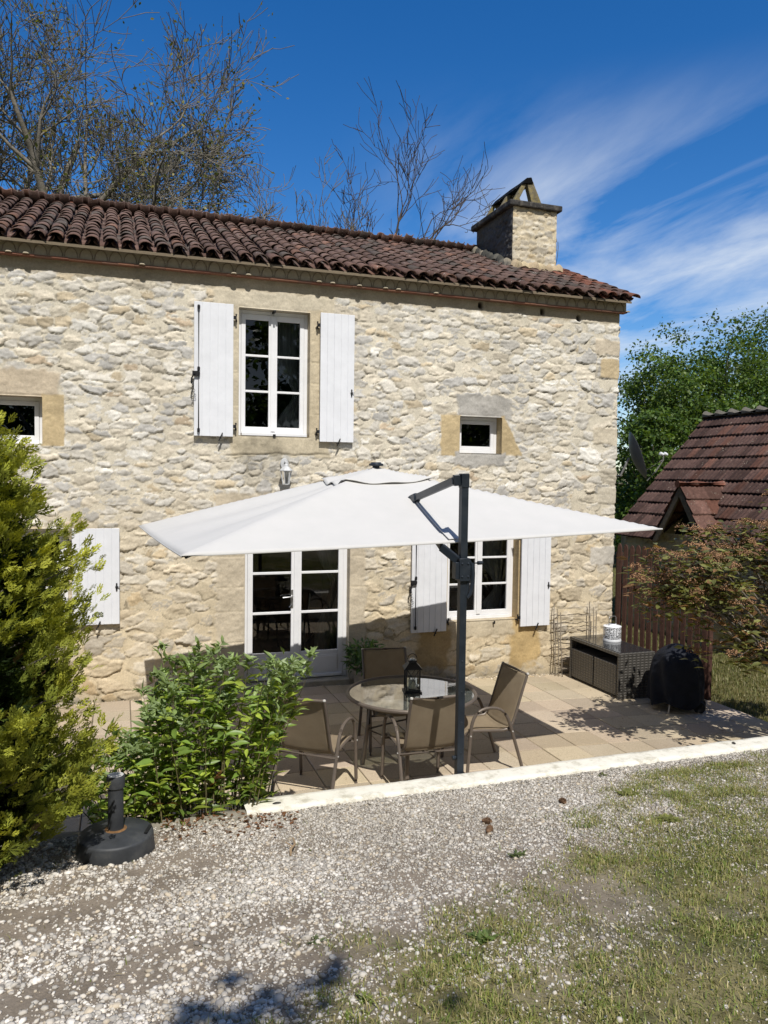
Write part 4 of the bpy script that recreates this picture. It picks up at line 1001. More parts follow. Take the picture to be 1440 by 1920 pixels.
# upper link from the mast head, over the near panel, to the bracket on the sloping main arm
uA = can(-.03, -.56); brk = Vector((2.045, -3.55, 0)); brk.z = can((2.045 - 2.38) / 2.07, -.545).z + .02
top = Vector((2.49 - .075, -4.405, 2.735))
d_ = _fw + (778 - 720) / FPX * CR - (938 - 960) / FPX * CU
best = None
for v in np.linspace(-.95, -.1, 60):
    for u in np.linspace(-.5, .3, 60):
        q = can(u, v); e = np.array(q) - CAMP; z_ = e @ _fw; du = 720 + FPX * (e @ CR) / z_ - 778; dv = 960 - FPX * (e @ CU) / z_ - 940
        if best is None or du * du + dv * dv < best[0]: best = (du * du + dv * dv, q, u, v)
brk = best[1] + Vector((0, -.01, .025)); print('bracket', tuple(round(q, 2) for q in brk), best[2:])
m = MB(); m.bar(pl(top), pl(brk), .038, .058); m.build('upper_link', M_anth, par, .006)
m = MB(); dd = (brk - top).normalized(); m.bar(pl(brk - dd * .07), pl(brk + dd * .08), .06, .075); m.lathe([(0, -.05), (.03, -.045), (.03, .045), (0, .05)], 10, T(*pl(brk + dd * .06)) @ Euler((PI / 2, 0, .5)).to_matrix().to_4x4()); m.build('link_bracket', M_anth, par, .012)
crank = Vector((2.49, -4.415, 2.09))
m = MB(); m.bar(pl(crank + Vector((-.04, .0, .03))), pl(can(best[2] + .5 * (.05 - best[2]), -.99) * 0 + Vector((2.36, -4.30, 2.215))), .034, .062)
m.bar(pl(Vector((2.36, -4.30, 2.215))), pl(brk - Vector((0, 0, .10))), .03, .05); m.bar(pl(brk - Vector((0, 0, .10))), pl(hub), .03, .05); m.build('main_arm', M_anth, par, .005)
# the zipped slit in the near panel shows as a bright seam with a raised lip
m = MB(); P0 = []; P1 = []
for t in np.linspace(0, 1, 16):
    u = best[2] * (1 - t) + (-.015) * t; v = best[3] * (1 - t) + (-.985) * t
    P0.append(pl(can(u, v, .012))); P1.append(pl(can(u + .035 * (.3 + t), v, .018 + .02 * math.sin(PI * t))))
k = len(P0); m.add(P0 + P1, [(i, i + 1, k + i + 1, k + i) for i in range(k - 1)], None, True); m.tube([p + Vector((0, -.002, .004)) for p in P0], .004, 5)
m.build('slit_flap', M_canvas, canopy)
m = MB(); m.box(-.045, .045, -.05, .045, 1.965, 2.14); m.box(-.075, -.044, -.04, .03, 1.98, 2.11)
for sx in (-.025, .025):
    for sz in (2.0, 2.1): m.lathe([(0, 0), (.009, 0), (.009, .006), (0, .008)], 8, T(sx, -.05, sz) @ Euler((PI / 2, 0, 0)).to_matrix().to_4x4())
sl_ = m.build('crank_housing', M_anth, par, .012)
m = MB()   # D-shaped grip
P = [(.040, -.02, 2.125), (.066, -.02, 2.09), (.078, -.02, 2.02), (.076, -.02, 1.94), (.062, -.02, 1.865), (.034, -.02, 1.83), (.022, -.02, 1.85), (.034, -.02, 1.90), (.038, -.02, 1.965)]
m.tube(P, [.019, .021, .019, .018, .017, .014, .012, .014, .017], 8); m.build('grip_handle', M_anth, sl_)
m = MB(); m.tube([(.06, 0, 2.095), (.14, .0, 2.098), (.16, 0, 2.098)], [.009, .009, .006], 8); m.lathe([(0, 0), (.016, 0), (.014, .04), (0, .045)], 8, T(.13, 0, 2.098) @ Euler((0, PI / 2, 0)).to_matrix().to_4x4()); m.build('lock_lever', M_anth, sl_)

# spare parasol base on the gravel
bx_, by_ = -.035, -5.03; bz = float(gz(bx_, by_)) - .008
pb = empty('parasol_base', (bx_, by_, bz), .4, 'round black weighted parasol base with an upright empty tube on the gravel', 'parasol base')
M_plast = plain('weathered_black_plastic', (.040, .043, .047), .55, 0, .35, 7, .25, 60, .002, .4, (.085, .085, .08))
m = MB(); m.lathe([(0, 0), (.222, 0), (.2225, .002), (.225, .012), (.216, .112), (.215, .118), (.208, .1265), (.204, .1275), (.198, .129), (.06, .150), (.058, .151), (0, .152)], 64)
m.build('disc', M_plast, pb)
m = MB(); m.bar((.12, -.145, .1405), (.19, -.06, .1375), .018, .006); m.build('filler_slot', M_iron, pb)
m = MB(); m.lathe([(.045, .148), (.064, .150), (.058, .153), (.046, .155)], 20); m.build('rust_ring', plain('rusty_steel', (.20, .105, .04), .85, 0, .5, 30), pb)
m = MB(); m.lathe([(.046, .15), (.044, .40), (.052, .405), (.054, .465), (.050, .475), (.043, .473), (.041, .30), (0, .295)], 24); tb = m.build('tube', M_plast, pb)
m = MB()
for k in range(8):
    a = 2 * PI * k / 8; m.bar((.042 * math.cos(a), .042 * math.sin(a), .47), (.026 * math.cos(a), .026 * math.sin(a), .36), .005, .012)
m.lathe([(.0425, .40), (.0415, .474), (.0455, .477)], 24); m.build('gripping_fins', plain('pale_grey_plastic', (.5, .5, .48), .5, 0, .1), tb)
# ------------------------------------------------------------------ table and chairs
M_brown = plain('taupe_metal', (.15, .122, .10), .45, .25, .15, 10, .05, 80, .001, .45)
def slingmat():
    t = NT('sling_mesh'); c = t.coord(); w_ = t.n('ShaderNodeTexWave', wave_type='BANDS', bands_direction='X', i_Scale=140.0); t.l(c, w_.inputs[0])
    n_ = t.noise(9, 4, .6, c)
    cc = t.ramp(n_.outputs[0], [(.3, (.33, .262, .18)), (.7, (.39, .315, .22))]).outputs[0]
    p = t.bsdf(cc, .75, 0, .25, t.bump(w_.outputs[0], .25, .001)); tr = t.n('ShaderNodeBsdfTranslucent'); t.l(cc, tr.inputs[0]); ts = t.n('ShaderNodeBsdfTransparent')
    mx = t.n('ShaderNodeMixShader', i_0=.33); t.l(p.outputs[0], mx.inputs[1]); t.l(tr.outputs[0], mx.inputs[2])
    m2 = t.n('ShaderNodeMixShader', i_0=.10); t.l(mx.outputs[0], m2.inputs[1]); t.l(ts.outputs[0], m2.inputs[2]); t.l(m2.outputs[0], t.out.inputs[0]); return t.m
M_sling = slingmat()
M_capw = plain('pale_end_plug', (.55, .53, .5), .5, 0, .1)
TX, TY = 2.60, -3.08; tzz = tz(TX)
tab = empty('garden_table', (TX, TY, tzz), .35, 'round glass-topped garden table with taupe metal rim and legs', 'table')
m = MB(); Rr = .605
m.tube([(Rr * math.cos(a), Rr * math.sin(a), .715) for a in np.linspace(0, 2 * PI, 73)[:-1]], .0185, 8, closed=True); m.build('rim', M_brown, tab)
def frost():
    t = NT('frosted_table_glass'); fr = t.n('ShaderNodeFresnel', i_IOR=1.55)
    mm = t.n('ShaderNodeMath', operation='MULTIPLY_ADD', use_clamp=True); t.l(fr.outputs[0], mm.inputs[0]); mm.inputs[1].default_value = 2.1; mm.inputs[2].default_value = .10
    p = t.n('ShaderNodeBsdfPrincipled'); p.inputs['Base Color'].default_value = (.28, .30, .27, 1); p.inputs['Roughness'].default_value = .6
    tr = t.n('ShaderNodeBsdfTransparent'); tr.inputs[0].default_value = (.6, .64, .6, 1); m1 = t.n('ShaderNodeMixShader', i_0=.55); t.l(p.outputs[0], m1.inputs[1]); t.l(tr.outputs[0], m1.inputs[2])
    gl = t.n('ShaderNodeBsdfGlossy'); gl.inputs['Roughness'].default_value = .03; c = t.coord(); n_ = t.noise(26, 2, .5, c); t.l(t.bump(n_.outputs[0], .05, .004), gl.inputs['Normal'])
    mx = t.n('ShaderNodeMixShader'); t.l(mm.outputs[0], mx.inputs[0]); t.l(m1.outputs[0], mx.inputs[1]); t.l(gl.outputs[0], mx.inputs[2]); t.l(mx.outputs[0], t.out.inputs[0]); return t.m
m = MB(); m.add([(.596 * math.cos(2 * PI * k / 72), .596 * math.sin(2 * PI * k / 72), .719) for k in range(72)], [tuple(range(72))]); m.build('glass_top', frost(), tab)
for k in range(4):
    a = PI / 4 + k * PI / 2; m = MB(); m.tube([(.40 * math.cos(a), .40 * math.sin(a), .70), (.41 * math.cos(a), .41 * math.sin(a), .4), (.46 * math.cos(a), .46 * math.sin(a), .0)], .021, 8); m.build('leg', M_brown, tab)
m = MB(); m.tube([(.40 * math.cos(a), .40 * math.sin(a), .675) for a in np.linspace(0, 2 * PI, 41)[:-1]], .012, 6, closed=True); m.build('apron_ring', M_brown, tab)
m = MB()
for k in range(4):
    a = PI / 4 + k * PI / 2; b = a + PI / 2; m.tube([(.42 * math.cos(a), .42 * math.sin(a), .35), (.42 * math.cos(b), .42 * math.sin(b), .35)], .010, 6)
m.build('stretcher', M_brown, tab)

def make_chair(name, label):
    t = empty(name, (0, 0, 0), 0, label, 'chair', 'sling chairs around the garden table')
    hw = .235
    side = []
    # fabric follows the bent side rails: front lip, seat, back
    rail = [(.275, .395), (.262, .418), (.235, .432), (.12, .424), (-.02, .410), (-.13, .402), (-.19, .412), (-.225, .445), (-.255, .52), (-.30, .66), (-.345, .80), (-.385, .915)]
    def lerp_rail(n):
        P = np.array(rail); d = np.r_[0, np.cumsum(np.linalg.norm(np.diff(P, axis=0), axis=1))]; s = np.linspace(0, d[-1], n)
        return np.stack([np.interp(s, d, P[:, 0]), np.interp(s, d, P[:, 1])], -1)
    pts = lerp_rail(46); cut = np.argmin(abs(pts[:, 1] - .43) + (pts[:, 0] > -.15) * 9)
    def fabric(seg, nm):
        V = []; n = 12
        for q, (y, z) in enumerate(seg):
            dy, dz = (seg[min(q + 1, len(seg) - 1)] - seg[max(q - 1, 0)]); L = math.hypot(dy, dz)
            for i in range(n + 1):
                u = -1 + 2 * i / n; sag = -.020 * (1 - u * u); V.append((u * (hw - .004), y + sag * (-dz / L) * -1 * -1, z + sag * (dy / L) * -1 * (1 if True else 1)))
        idx = np.arange(len(V)).reshape(len(seg), n + 1); F = np.stack([idx[:-1, :-1], idx[:-1, 1:], idx[1:, 1:], idx[1:, :-1]], -1).reshape(-1, 4)
        o = big_mesh(nm, np.array(V), F, M_sling, t, True); s = o.modifiers.new('thick', 'SOLIDIFY'); s.thickness = .004; return o
    fabric(pts[:cut + 1], 'seat'); fabric(pts[cut:], 'backrest')
    for sx in (-1, 1):
        m = MB(); m.tube([(sx * hw, y, z) for y, z in pts[::3]] + [(sx * hw, pts[-1][0], pts[-1][1])], .0125, 8); sr = m.build('side_rail', M_brown, t)
        m = MB(); m.lathe([(0, -.008), (.0135, -.006), (.0135, .006), (0, .012)], 10, T(sx * hw, pts[-1][0] - .002, pts[-1][1] + .006)); m.build('end_plug', M_capw, sr)
        ax = sx * (hw + .038)
        P = [(ax, .262, 0), (ax, .245, .25), (ax, .225, .50), (ax, .195, .585), (ax, .14, .632), (ax, .06, .645), (ax, -.03, .640), (ax, -.10, .612), (ax, -.15, .55), (ax, -.185, .46), (ax, -.26, .23), (ax, -.335, 0)]
        q = np.array(P); s = np.r_[0, np.cumsum(np.linalg.norm(np.diff(q, axis=0), axis=1))]; ss = np.linspace(0, s[-1], 40)
        P2 = [tuple(np.interp(v, s, q[:, i]) for i in range(3)) for v in ss]
        for _ in range(2): P2 = [P2[0]] + [tuple((np.array(P2[i - 1]) + 2 * np.array(P2[i]) + np.array(P2[i + 1])) / 4) for i in range(1, len(P2) - 1)] + [P2[-1]]
        i0 = next(i for i, p in enumerate(P2) if p[2] > .575); i1 = max(i for i, p in enumerate(P2) if p[2] > .575)
        for nm, seg in (('leg', P2[:i0 + 1]), ('armrest', P2[i0:i1 + 1]), ('leg', P2[i1:])):
            m = MB(); m.tube(seg, .0155, 8, flat=.85 if nm == 'armrest' else 1); m.build(nm, M_brown, t)
        for yy, zz in ((.236, .40), (-.205, .40)): m = MB(); m.lathe([(0, -.004), (.007, -.003), (.007, .003), (0, .004)], 8, T(ax + sx * .016, yy, zz) @ Euler((0, PI / 2, 0)).to_matrix().to_4x4()); m.build('bolt', M_capw, t)
        m = MB(); w_ = hw + .038
    m.tube([(-w_, .238, .385), (w_, .238, .385)], .011, 8); m.build('stretcher', M_brown, t); m = MB(); m.tube([(-w_, -.215, .388), (w_, -.215, .388)], .012, 8); m.build('stretcher', M_brown, t)
    m = MB(); m.tube([(-hw, pts[-1][0], pts[-1][1]), (0, pts[-1][0] - .012, pts[-1][1] - .004), (hw, pts[-1][0], pts[-1][1])], .0125, 8); m.build('top_bar', M_brown, t)
    return t
ch0 = make_chair('sling_chair', 'taupe sling chair nearest the white wall, its back to the wall, beside the mast')
ch0.location = (2.52, -3.535, tz(2.52)); ch0.rotation_euler = (0, 0, R(-1))
for x, y, rz, lab in [(3.27, -3.17, R(92), 'taupe sling chair right of the table, turned sideways with its near arm in full view'),
                      (2.63, -2.44, R(174), 'taupe sling chair in the shade on the house side of the table'),
                      (1.62, -3.33, R(-38), 'taupe sling chair left of the table, half hidden by the leafy shrub')]:
    c_ = copy_tree(ch0); c_.location = (x, y, tz(x)); c_.rotation_euler = (0, 0, rz); c_['label'] = lab

# black lantern on the table
M_blk = plain('black_lacquer', (.018, .018, .02), .35, .2, .2, 20, .05, 90, .001, .5)
ln = empty('candle_lantern', (2.62, -3.04, tzz + .7205), R(-12), 'black metal candle lantern with crossed wire sides on the glass table', 'lantern')
m = MB(); m.box(-.085, .085, -.085, .085, 0, .012); m.box(-.07, .07, -.07, .07, .012, .03); m.build('base', M_blk, ln, .004)
m = MB()
for sx in (-1, 1):
    for sy in (-1, 1): m.bar((sx * .064, sy * .064, .03), (sx * .064, sy * .064, .225), .011, .011)
m.build('corner_posts', M_blk, ln)
m = MB()
for k in range(4):
    M = Euler((0, 0, k * PI / 2)).to_matrix().to_4x4()
    for a, b in (((-.058, -.066, .035), (.058, -.066, .22)), ((.058, -.066, .035), (-.058, -.066, .22))):
        mid = ((a[0] + b[0]) / 2 + .0, -.066, .128); m.tube([M @ Vector(a), M @ Vector((a[0] * .35, -.066, .09 if a[2] < .1 else .16)), M @ Vector((b[0] * .35, -.066, .165)), M @ Vector(b)], .0028, 5)
m.build('wire_lattice', M_blk, ln)
m = MB()
for k in range(4):
    M = Euler((0, 0, k * PI / 2)).to_matrix().to_4x4(); m.add([M @ Vector(q) for q in ((-.058, -.06, .03), (.058, -.06, .03), (.058, -.06, .225), (-.058, -.06, .225))], [(0, 1, 2, 3)])
m.build('glass_panes', glassmat('lantern_glass', (.85, .88, .86), 1.2), ln)
m = MB(); V = [(-.088, -.088, .225), (.088, -.088, .225), (.088, .088, .225), (-.088, .088, .225), (-.075, -.075, .24), (.075, -.075, .24), (.075, .075, .24), (-.075, .075, .24), (-.035, -.035, .282), (.035, -.035, .282), (.035, .035, .282), (-.035, .035, .282)]
m.add(V, [(3, 2, 1, 0), (0, 1, 5, 4), (1, 2, 6, 5), (2, 3, 7, 6), (3, 0, 4, 7), (4, 5, 9, 8), (5, 6, 10, 9), (6, 7, 11, 10), (7, 4, 8, 11), (8, 9, 10, 11)]); m.box(-.038, .038, -.038, .038, .282, .305)
m.build('roof', M_blk, ln, .003)
m = MB(); m.lathe([(0, .305), (.026, .305), (.022, .318), (0, .322)], 12); m.build('vent_cap', plain('tin', (.5, .48, .44), .35, .8, .2), ln)
m = MB(); m.tube([(.045 * math.cos(a), 0, .31 + .052 * math.sin(a)) for a in np.linspace(0, PI, 15)], .0035, 6); m.build('handle', M_blk, ln)
m = MB(); m.lathe([(0, .03), (.035, .03), (.035, .10), (.03, .105), (0, .10)], 16); m.build('candle', plain('cream_wax', (.6, .55, .42), .5, 0, .1), ln)

# ------------------------------------------------------------------ rattan storage bench, white lantern, covered barbecue
def wicker():
    t = NT('grey_wicker'); c = t.coord()
    w1 = t.n('ShaderNodeTexWave', wave_type='BANDS', bands_direction='Z', i_Scale=9.0); t.l(c, w1.inputs[0])
    mp_ = t.n('ShaderNodeMapping'); mp_.inputs['Rotation'].default_value = (0, 0, R(45)); t.l(c, mp_.inputs[0])
    w2 = t.n('ShaderNodeTexWave', wave_type='BANDS', bands_direction='X', i_Scale=7.0); t.l(mp_.outputs[0], w2.inputs[0])
    ck = t.n('ShaderNodeMath', operation='MULTIPLY'); t.l(w1.outputs[1], ck.inputs[0]); t.l(w2.outputs[1], ck.inputs[1])
    n_ = t.noise(30, 4, .6, c)
    cc = t.mix(n_.outputs[0], (.075, .07, .062), (.115, .105, .092)); k = t.ramp(ck.outputs[0], [(0, (.55, .55, .55)), (.45, (1.05, 1.05, 1.05))]).outputs[0]
    t.bsdf(t.mix(1, cc, k, 'MULTIPLY'), .45, 0, .5, t.bump(ck.outputs[0], 1.0, .006)); return t.m
M_wick = wicker()
bn = empty('rattan_bench', (6.40, -.86, -.112), 0, 'grey rattan storage bench with dark glass top in front of the picket fence', 'storage bench')
def cabox(a, b, c_, d, e, f): m = MB(); m.box(a, b, c_, d, e, f); return m
y0, y1, x0, x1, H_ = -.585, .585, -.28, .28, .60
cabox(x0, x1, y0, y0 + .045, .0, H_ - .03).build('end_panel', M_wick, bn, .008); cabox(x0, x1, y1 - .045, y1, .0, H_ - .03).build('end_panel', M_wick, bn, .008); cabox(x1 - .03, x1, y0 + .045, y1 - .045, .04, H_ - .03).build('back_panel', M_wick, bn)
m = cabox(x0, x1, y0 - .004, y1 + .004, H_ - .03, H_ + .01); m.build('top_frame', M_wick, bn, .006)
cabox(x0 + .03, x1 - .03, y0 + .04, y1 - .04, H_ + .011, H_ + .017).build('glass_top', plain('dark_glass', (.02, .022, .024), .06, 0, .05, 5, 0, 50, .001, .9), bn)
cabox(x0 + .03, x1 - .03, y0 + .046, y1 - .046, .035, .05).build('floor_board', M_wick, bn)
for a, b in ((y0 + .055, -.012), (.008, y1 - .055)):
    m = MB(); m.box(x0 + .004, x0 + .055, a, b, .05, .455); m.build('drawer_front', M_wick, bn, .012); m = MB(); m.box(x0 + .055, x1 - .06, a + .01, b - .01, .06, .44); m.build('drawer_box', M_dark, bn)

wl_ = empty('lace_lantern', (6.52, -.72, .5055), .3, 'white pierced metal candle lantern standing on the rattan bench', 'lantern')
def lacemat():
    t = NT('pierced_white_metal'); c = t.coord('UV') if False else t.coord()
    v = t.n('ShaderNodeTexVoronoi', i_Scale=38.0); t.l(c, v.inputs[0]); v2 = t.n('ShaderNodeTexVoronoi', feature='DISTANCE_TO_EDGE', i_Scale=38.0); t.l(c, v2.inputs[0])
    k = t.n('ShaderNodeMath', operation='GREATER_THAN'); t.l(v2.outputs[0], k.inputs[0]); k.inputs[1].default_value = .11
    k2 = t.n('ShaderNodeMath', operation='GREATER_THAN'); t.l(v.outputs[0], k2.inputs[0]); k2.inputs[1].default_value = .16
    kk = t.n('ShaderNodeMath', operation='MULTIPLY'); t.l(k.outputs[0], kk.inputs[0]); t.l(k2.outputs[0], kk.inputs[1])
    p = t.bsdf((.75, .76, .78), .4, 0, .4); tr = t.n('ShaderNodeBsdfTransparent'); mx = t.n('ShaderNodeMixShader'); t.l(kk.outputs[0], mx.inputs[0]); t.l(p.outputs[0], mx.inputs[1]); t.l(tr.outputs[0], mx.inputs[2]); t.l(mx.outputs[0], t.out.inputs[0]); return t.m
m = MB(); m.lathe([(.118, .03), (.122, .04), (.122, .195), (.118, .205)], 40); m.v = m.v; o = m.build('pierced_drum', lacemat(), wl_)
o.data.polygons.foreach_get  # drum ends stay open
bmv = [p for p in o.data.polygons if len(p.vertices) > 4]
import bmesh
b_ = bmesh.new(); b_.from_mesh(o.data); bmesh.ops.delete(b_, geom=[f for f in b_.faces if len(f.verts) > 4], context='FACES_ONLY'); b_.to_mesh(o.data); b_.free()
M_w3 = plain('white_enamel', (.76, .77, .79), .35, 0, .06)
m = MB(); m.lathe([(.10, .035), (.10, .20)], 24); m.build('shade_sleeve', plain('drum_inner_shade', (.13, .13, .14), .3), wl_)  # added dark sleeve stands in for the shade inside the pierced drum
m = MB(); m.lathe([(0, .0), (.124, .0), (.126, .008), (.122, .032), (0, .03)], 40); m.build('base', M_w3, wl_)
m = MB(); m.lathe([(.05, .245), (.055, .24), (.055, .225), (.12, .212), (.126, .205), (.122, .198), (.05, .222), (.05, .245)], 40); m.build('top_ring', M_w3, wl_)
m = MB(); m.tube([(-.075, 0, .21), (-.078, 0, .27), (-.078, 0, .32), (-.06, 0, .34), (0, 0, .345), (.06, 0, .34), (.078, 0, .32), (.078, 0, .27), (.075, 0, .21)], .006, 6); m.build('handle', plain('dull_wire', (.3, .3, .3), .4, .7, .1), wl_)

bq = empty('covered_barbecue', (6.64, -1.90, -.125), .2, 'kettle barbecue under a dark navy weather cover by the fence end', 'barbecue')
V = []; n = 48; prof = [(.30, .10), (.305, .25), (.30, .40), (.285, .55), (.262, .66), (.20, .745), (.11, .80), (.05, .825), (.0, .83)]
for q, (r, z) in enumerate(prof):
    for j in range(n):
        a = 2 * PI * j / n; fold = .075 * max(0, 1 - q / 6) * (abs(math.sin(3.5 * a + .7 + .25 * q)) - .5) + .02 * math.sin(9 * a + q) * (1 if q < 5 else .3)
        V.append(((r + fold) * math.cos(a) * 1.05, (r + fold) * math.sin(a), z + (.035 * math.sin(4 * a) if q == 0 else 0)))
F = [(q * n + j, q * n + (j + 1) % n, (q + 1) * n + (j + 1) % n, (q + 1) * n + j) for q in range(len(prof) - 1) for j in range(n)]
o = big_mesh('weather_cover', np.array(V), np.array(F), plain('navy_cover_fabric', (.013, .015, .022), .7, 0, .4, 7, .8, 24, .012, .2), bq, True)
s_ = o.modifiers.new('s', 'SUBSURF'); s_.levels = 1; s_.render_levels = 1
M_alu = plain('dull_aluminium', (.35, .34, .32), .45, .8, .15)
for a in (R(205), R(325), R(85)):
    m = MB(); m.tube([(.16 * math.cos(a), .16 * math.sin(a), .4), (.31 * math.cos(a), .31 * math.sin(a), 0)], .013, 8); m.build('leg', M_alu, bq)
for a in (R(-70), R(-35)):
    m = MB(); M = T(.30 * math.cos(a), .30 * math.sin(a), .075, 0, PI / 2, a + PI / 2); m.lathe([(0, -.02), (.075, -.02), (.075, .02), (0, .02)], 20, M); m.build('wheel', M_iron, bq, .005)

# ------------------------------------------------------------------ picket fence, hurdle, pot plant, wall lantern, dish
M_pick = plain('brown_stained_wood', (.085, .042, .031), .75, 0, .35, 14, .5, 40, .004, .25, (.07, .035, .025))
A = Vector((7.0, -.10, 0)); B = Vector((7.32, -1.66, 0)); fd = (B - A).normalized(); fn = Vector((fd.y, -fd.x, 0)); L = (B - A).length; fz = -.16
pf = empty('picket_fence', (A.x, A.y, fz), 0, 'brown stained wooden picket fence running out from the house corner', 'fence')
def fpos(s, off, z): q = fd * s + fn * off; return Vector((q.x, q.y, z))
for zz in (.38, 1.35):
    m = MB(); m.bar(fpos(0, -.03, zz), fpos(L, -.03, zz), .03, .07); m.build('rail', M_pick, pf, .004)
for s in (-.0, L): 
    m = MB(); m.bar(fpos(s + (.0 if s > 0 else .02), -.05, 0), fpos(s + (.0 if s > 0 else .02), -.05, 1.85), .07, .07, up=tuple(fn)); m.build('post', M_pick, pf, .006)
npk = 14
for i in range(npk):
    s = .06 + i * (L - .1) / (npk - 1); h_ = 1.93 + random.uniform(-.012, .012); w_ = .0375
    ang = math.atan2(fd.y, fd.x); M = Matrix.Translation(fpos(s, .0, .04)) @ Euler((0, random.uniform(-.008, .008), ang)).to_matrix().to_4x4()
    m = MB(); poly = [(-w_, 0), (w_, 0), (w_, h_ - .06), (w_ * .75, h_ - .03), (w_ * .4, h_ - .008), (0, h_), (-w_ * .4, h_ - .008), (-w_ * .75, h_ - .03), (-w_, h_ - .06)]
    m.prism(poly, .018, M); m.build('picket', M_pick, pf, .003)

M_stick = plain('weathered_hazel', (.26, .22, .17), .85, 0, .4, 30, .5, 60, .003)
hd_ = empty('wattle_hurdle', (6.27, -.14, -.105), 0, 'stack of weathered twig trellis panels leaning on the wall beside the rattan bench', 'trellis')
random.seed(4)
for k, (dx_, dy_, sc) in enumerate([(0, 0, 1.0), (.035, -.035, .93), (.07, -.06, .88)]):
    for sx in (-.30, .30):
        m = MB(); P = [(sx + dx_ + random.uniform(-.008, .008), dy_ + .08 * z - .02 + random.uniform(-.004, .004), z) for z in np.linspace(0, 1.06 * sc, 9)]; m.tube(P, [random.uniform(.006, .009) for _ in P], 6); m.build('upright', M_stick, hd_)
    m = MB()
    for q in range(int(9 - 3 * k)):
        z = .10 + q * .98 * sc / (9 - 3 * k) + random.uniform(-.012, .012); sl_ = random.uniform(-.03, .03)
        m.tube([(x + dx_, dy_ + .08 * z - .02 + .012 * math.sin(x * 20 + q * PI) - .008, z + sl_ * x + random.uniform(-.008, .008)) for x in np.linspace(-.33, .33, 8)], [random.uniform(.003, .0055) for _ in range(8)], 5)
    m.build('woven_twigs', M_stick, hd_)

def leaf_template(w=.22, fold=.12, droop=.12):
    return (np.array([(0, 0, 0), (-w * .8, .28, fold), (w * .8, .28, fold), (0, .3, 0), (-w, .55, fold * .9 - droop * .3), (w, .55, fold * .9 - droop * .3), (0, .58, -droop * .3), (0, 1, -droop)]),
            np.array([(0, 2, 3), (0, 3, 1), (1, 3, 6), (1, 6, 4), (3, 2, 5), (3, 5, 6), (4, 6, 7), (6, 5, 7)]))
pp = empty('potted_plant', (2.98, -.36, tz(2.98)), 0, 'bushy green plant in a beige stone pot right of the french door', 'potted plant')
m = MB(); m.lathe([(0, 0), (.105, 0), (.135, .22), (.15, .235), (.15, .265), (.13, .268), (.12, .24), (0, .235)], 28); m.build('pot', plain('beige_stoneware', (.36, .31, .24), .85, 0, .2, 10, .4, 60), pp)
g = np.random.default_rng(44); lv, lf = leaf_template(.16); N = 420
a = g.uniform(0, 2 * PI, N); rr = .20 * np.sqrt(g.random(N)); zc_ = .26 + .34 * g.random(N) ** .8
loc = np.stack([rr * np.cos(a), rr * np.sin(a), zc_], -1); d = np.stack([np.cos(a), np.sin(a), g.normal(size=N) * .5 + .1], -1) + g.normal(size=(N, 3)) * .35
V, F, C = instance(lv, lf, basis_from(d, g) * g.uniform(.06, .13, (N, 1, 1)), loc, np.array([.10, .19, .055]) * g.uniform(.6, 1.4, (N, 1)))
big_mesh('foliage', V, F, M_leaf, pp, False, C)
m = MB()
for k in range(16):
    t_ = random.uniform(0, 2 * PI); m.tube([(0, 0, .22), (.06 * math.cos(t_), .06 * math.sin(t_), .38), (.14 * math.cos(t_), .14 * math.sin(t_), .55)], .004, 5)
m.build('stems', plain('green_stem', (.12, .16, .06), .6), pp)

wlt = empty('wall_lantern', (1.985, -.02, 2.74), 0, 'small white cast wall lantern on the wall below the big upper window', 'wall lantern')
m = MB(); m.lathe([(0, 0), (.055, 0), (.05, .018), (.02, .022), (0, .022)], 20, T(0, 0, .17, PI / 2) @ Matrix.Diagonal((1, 1.35, 1, 1))); m.tube([(0, -.02, .17), (0, -.08, .20), (0, -.115, .185), (0, -.115, .16)], .011, 8); m.tube([(0, -.02, .12), (0, -.05, .13), (0, -.07, .16)], .007, 6); M_w4 = plain('greyed_white_casting', (.52, .53, .54), .5, 0, .12); m.build('wall_bracket', M_w4, wlt)
m = MB(); m.lathe([(.082, .075), (.085, .085), (.06, .115), (.035, .135), (.03, .155), (.012, .17), (0, .175)], 6, T(0, -.115, 0), smooth=False); m.build('hood', M_w4, wlt, .003)
m = MB()
for k in range(6):
    a = 2 * PI * k / 6; m.bar((.07 * math.cos(a), -.115 + .07 * math.sin(a), .08), (.04 * math.cos(a), -.115 + .04 * math.sin(a), -.09), .008, .008)
m.lathe([(0, -.12), (.012, -.11), (.016, -.10), (.044, -.095), (.044, -.085), (0, -.085)], 6, T(0, -.115, 0), smooth=False); m.build('cage', M_w4, wlt)
m = MB(); m.lathe([(.066, .078), (.037, -.084)], 6, T(0, -.115, 0), smooth=False); m.build('glass', glassmat('lamp_glass', (.6, .62, .62), 1.5), wlt)

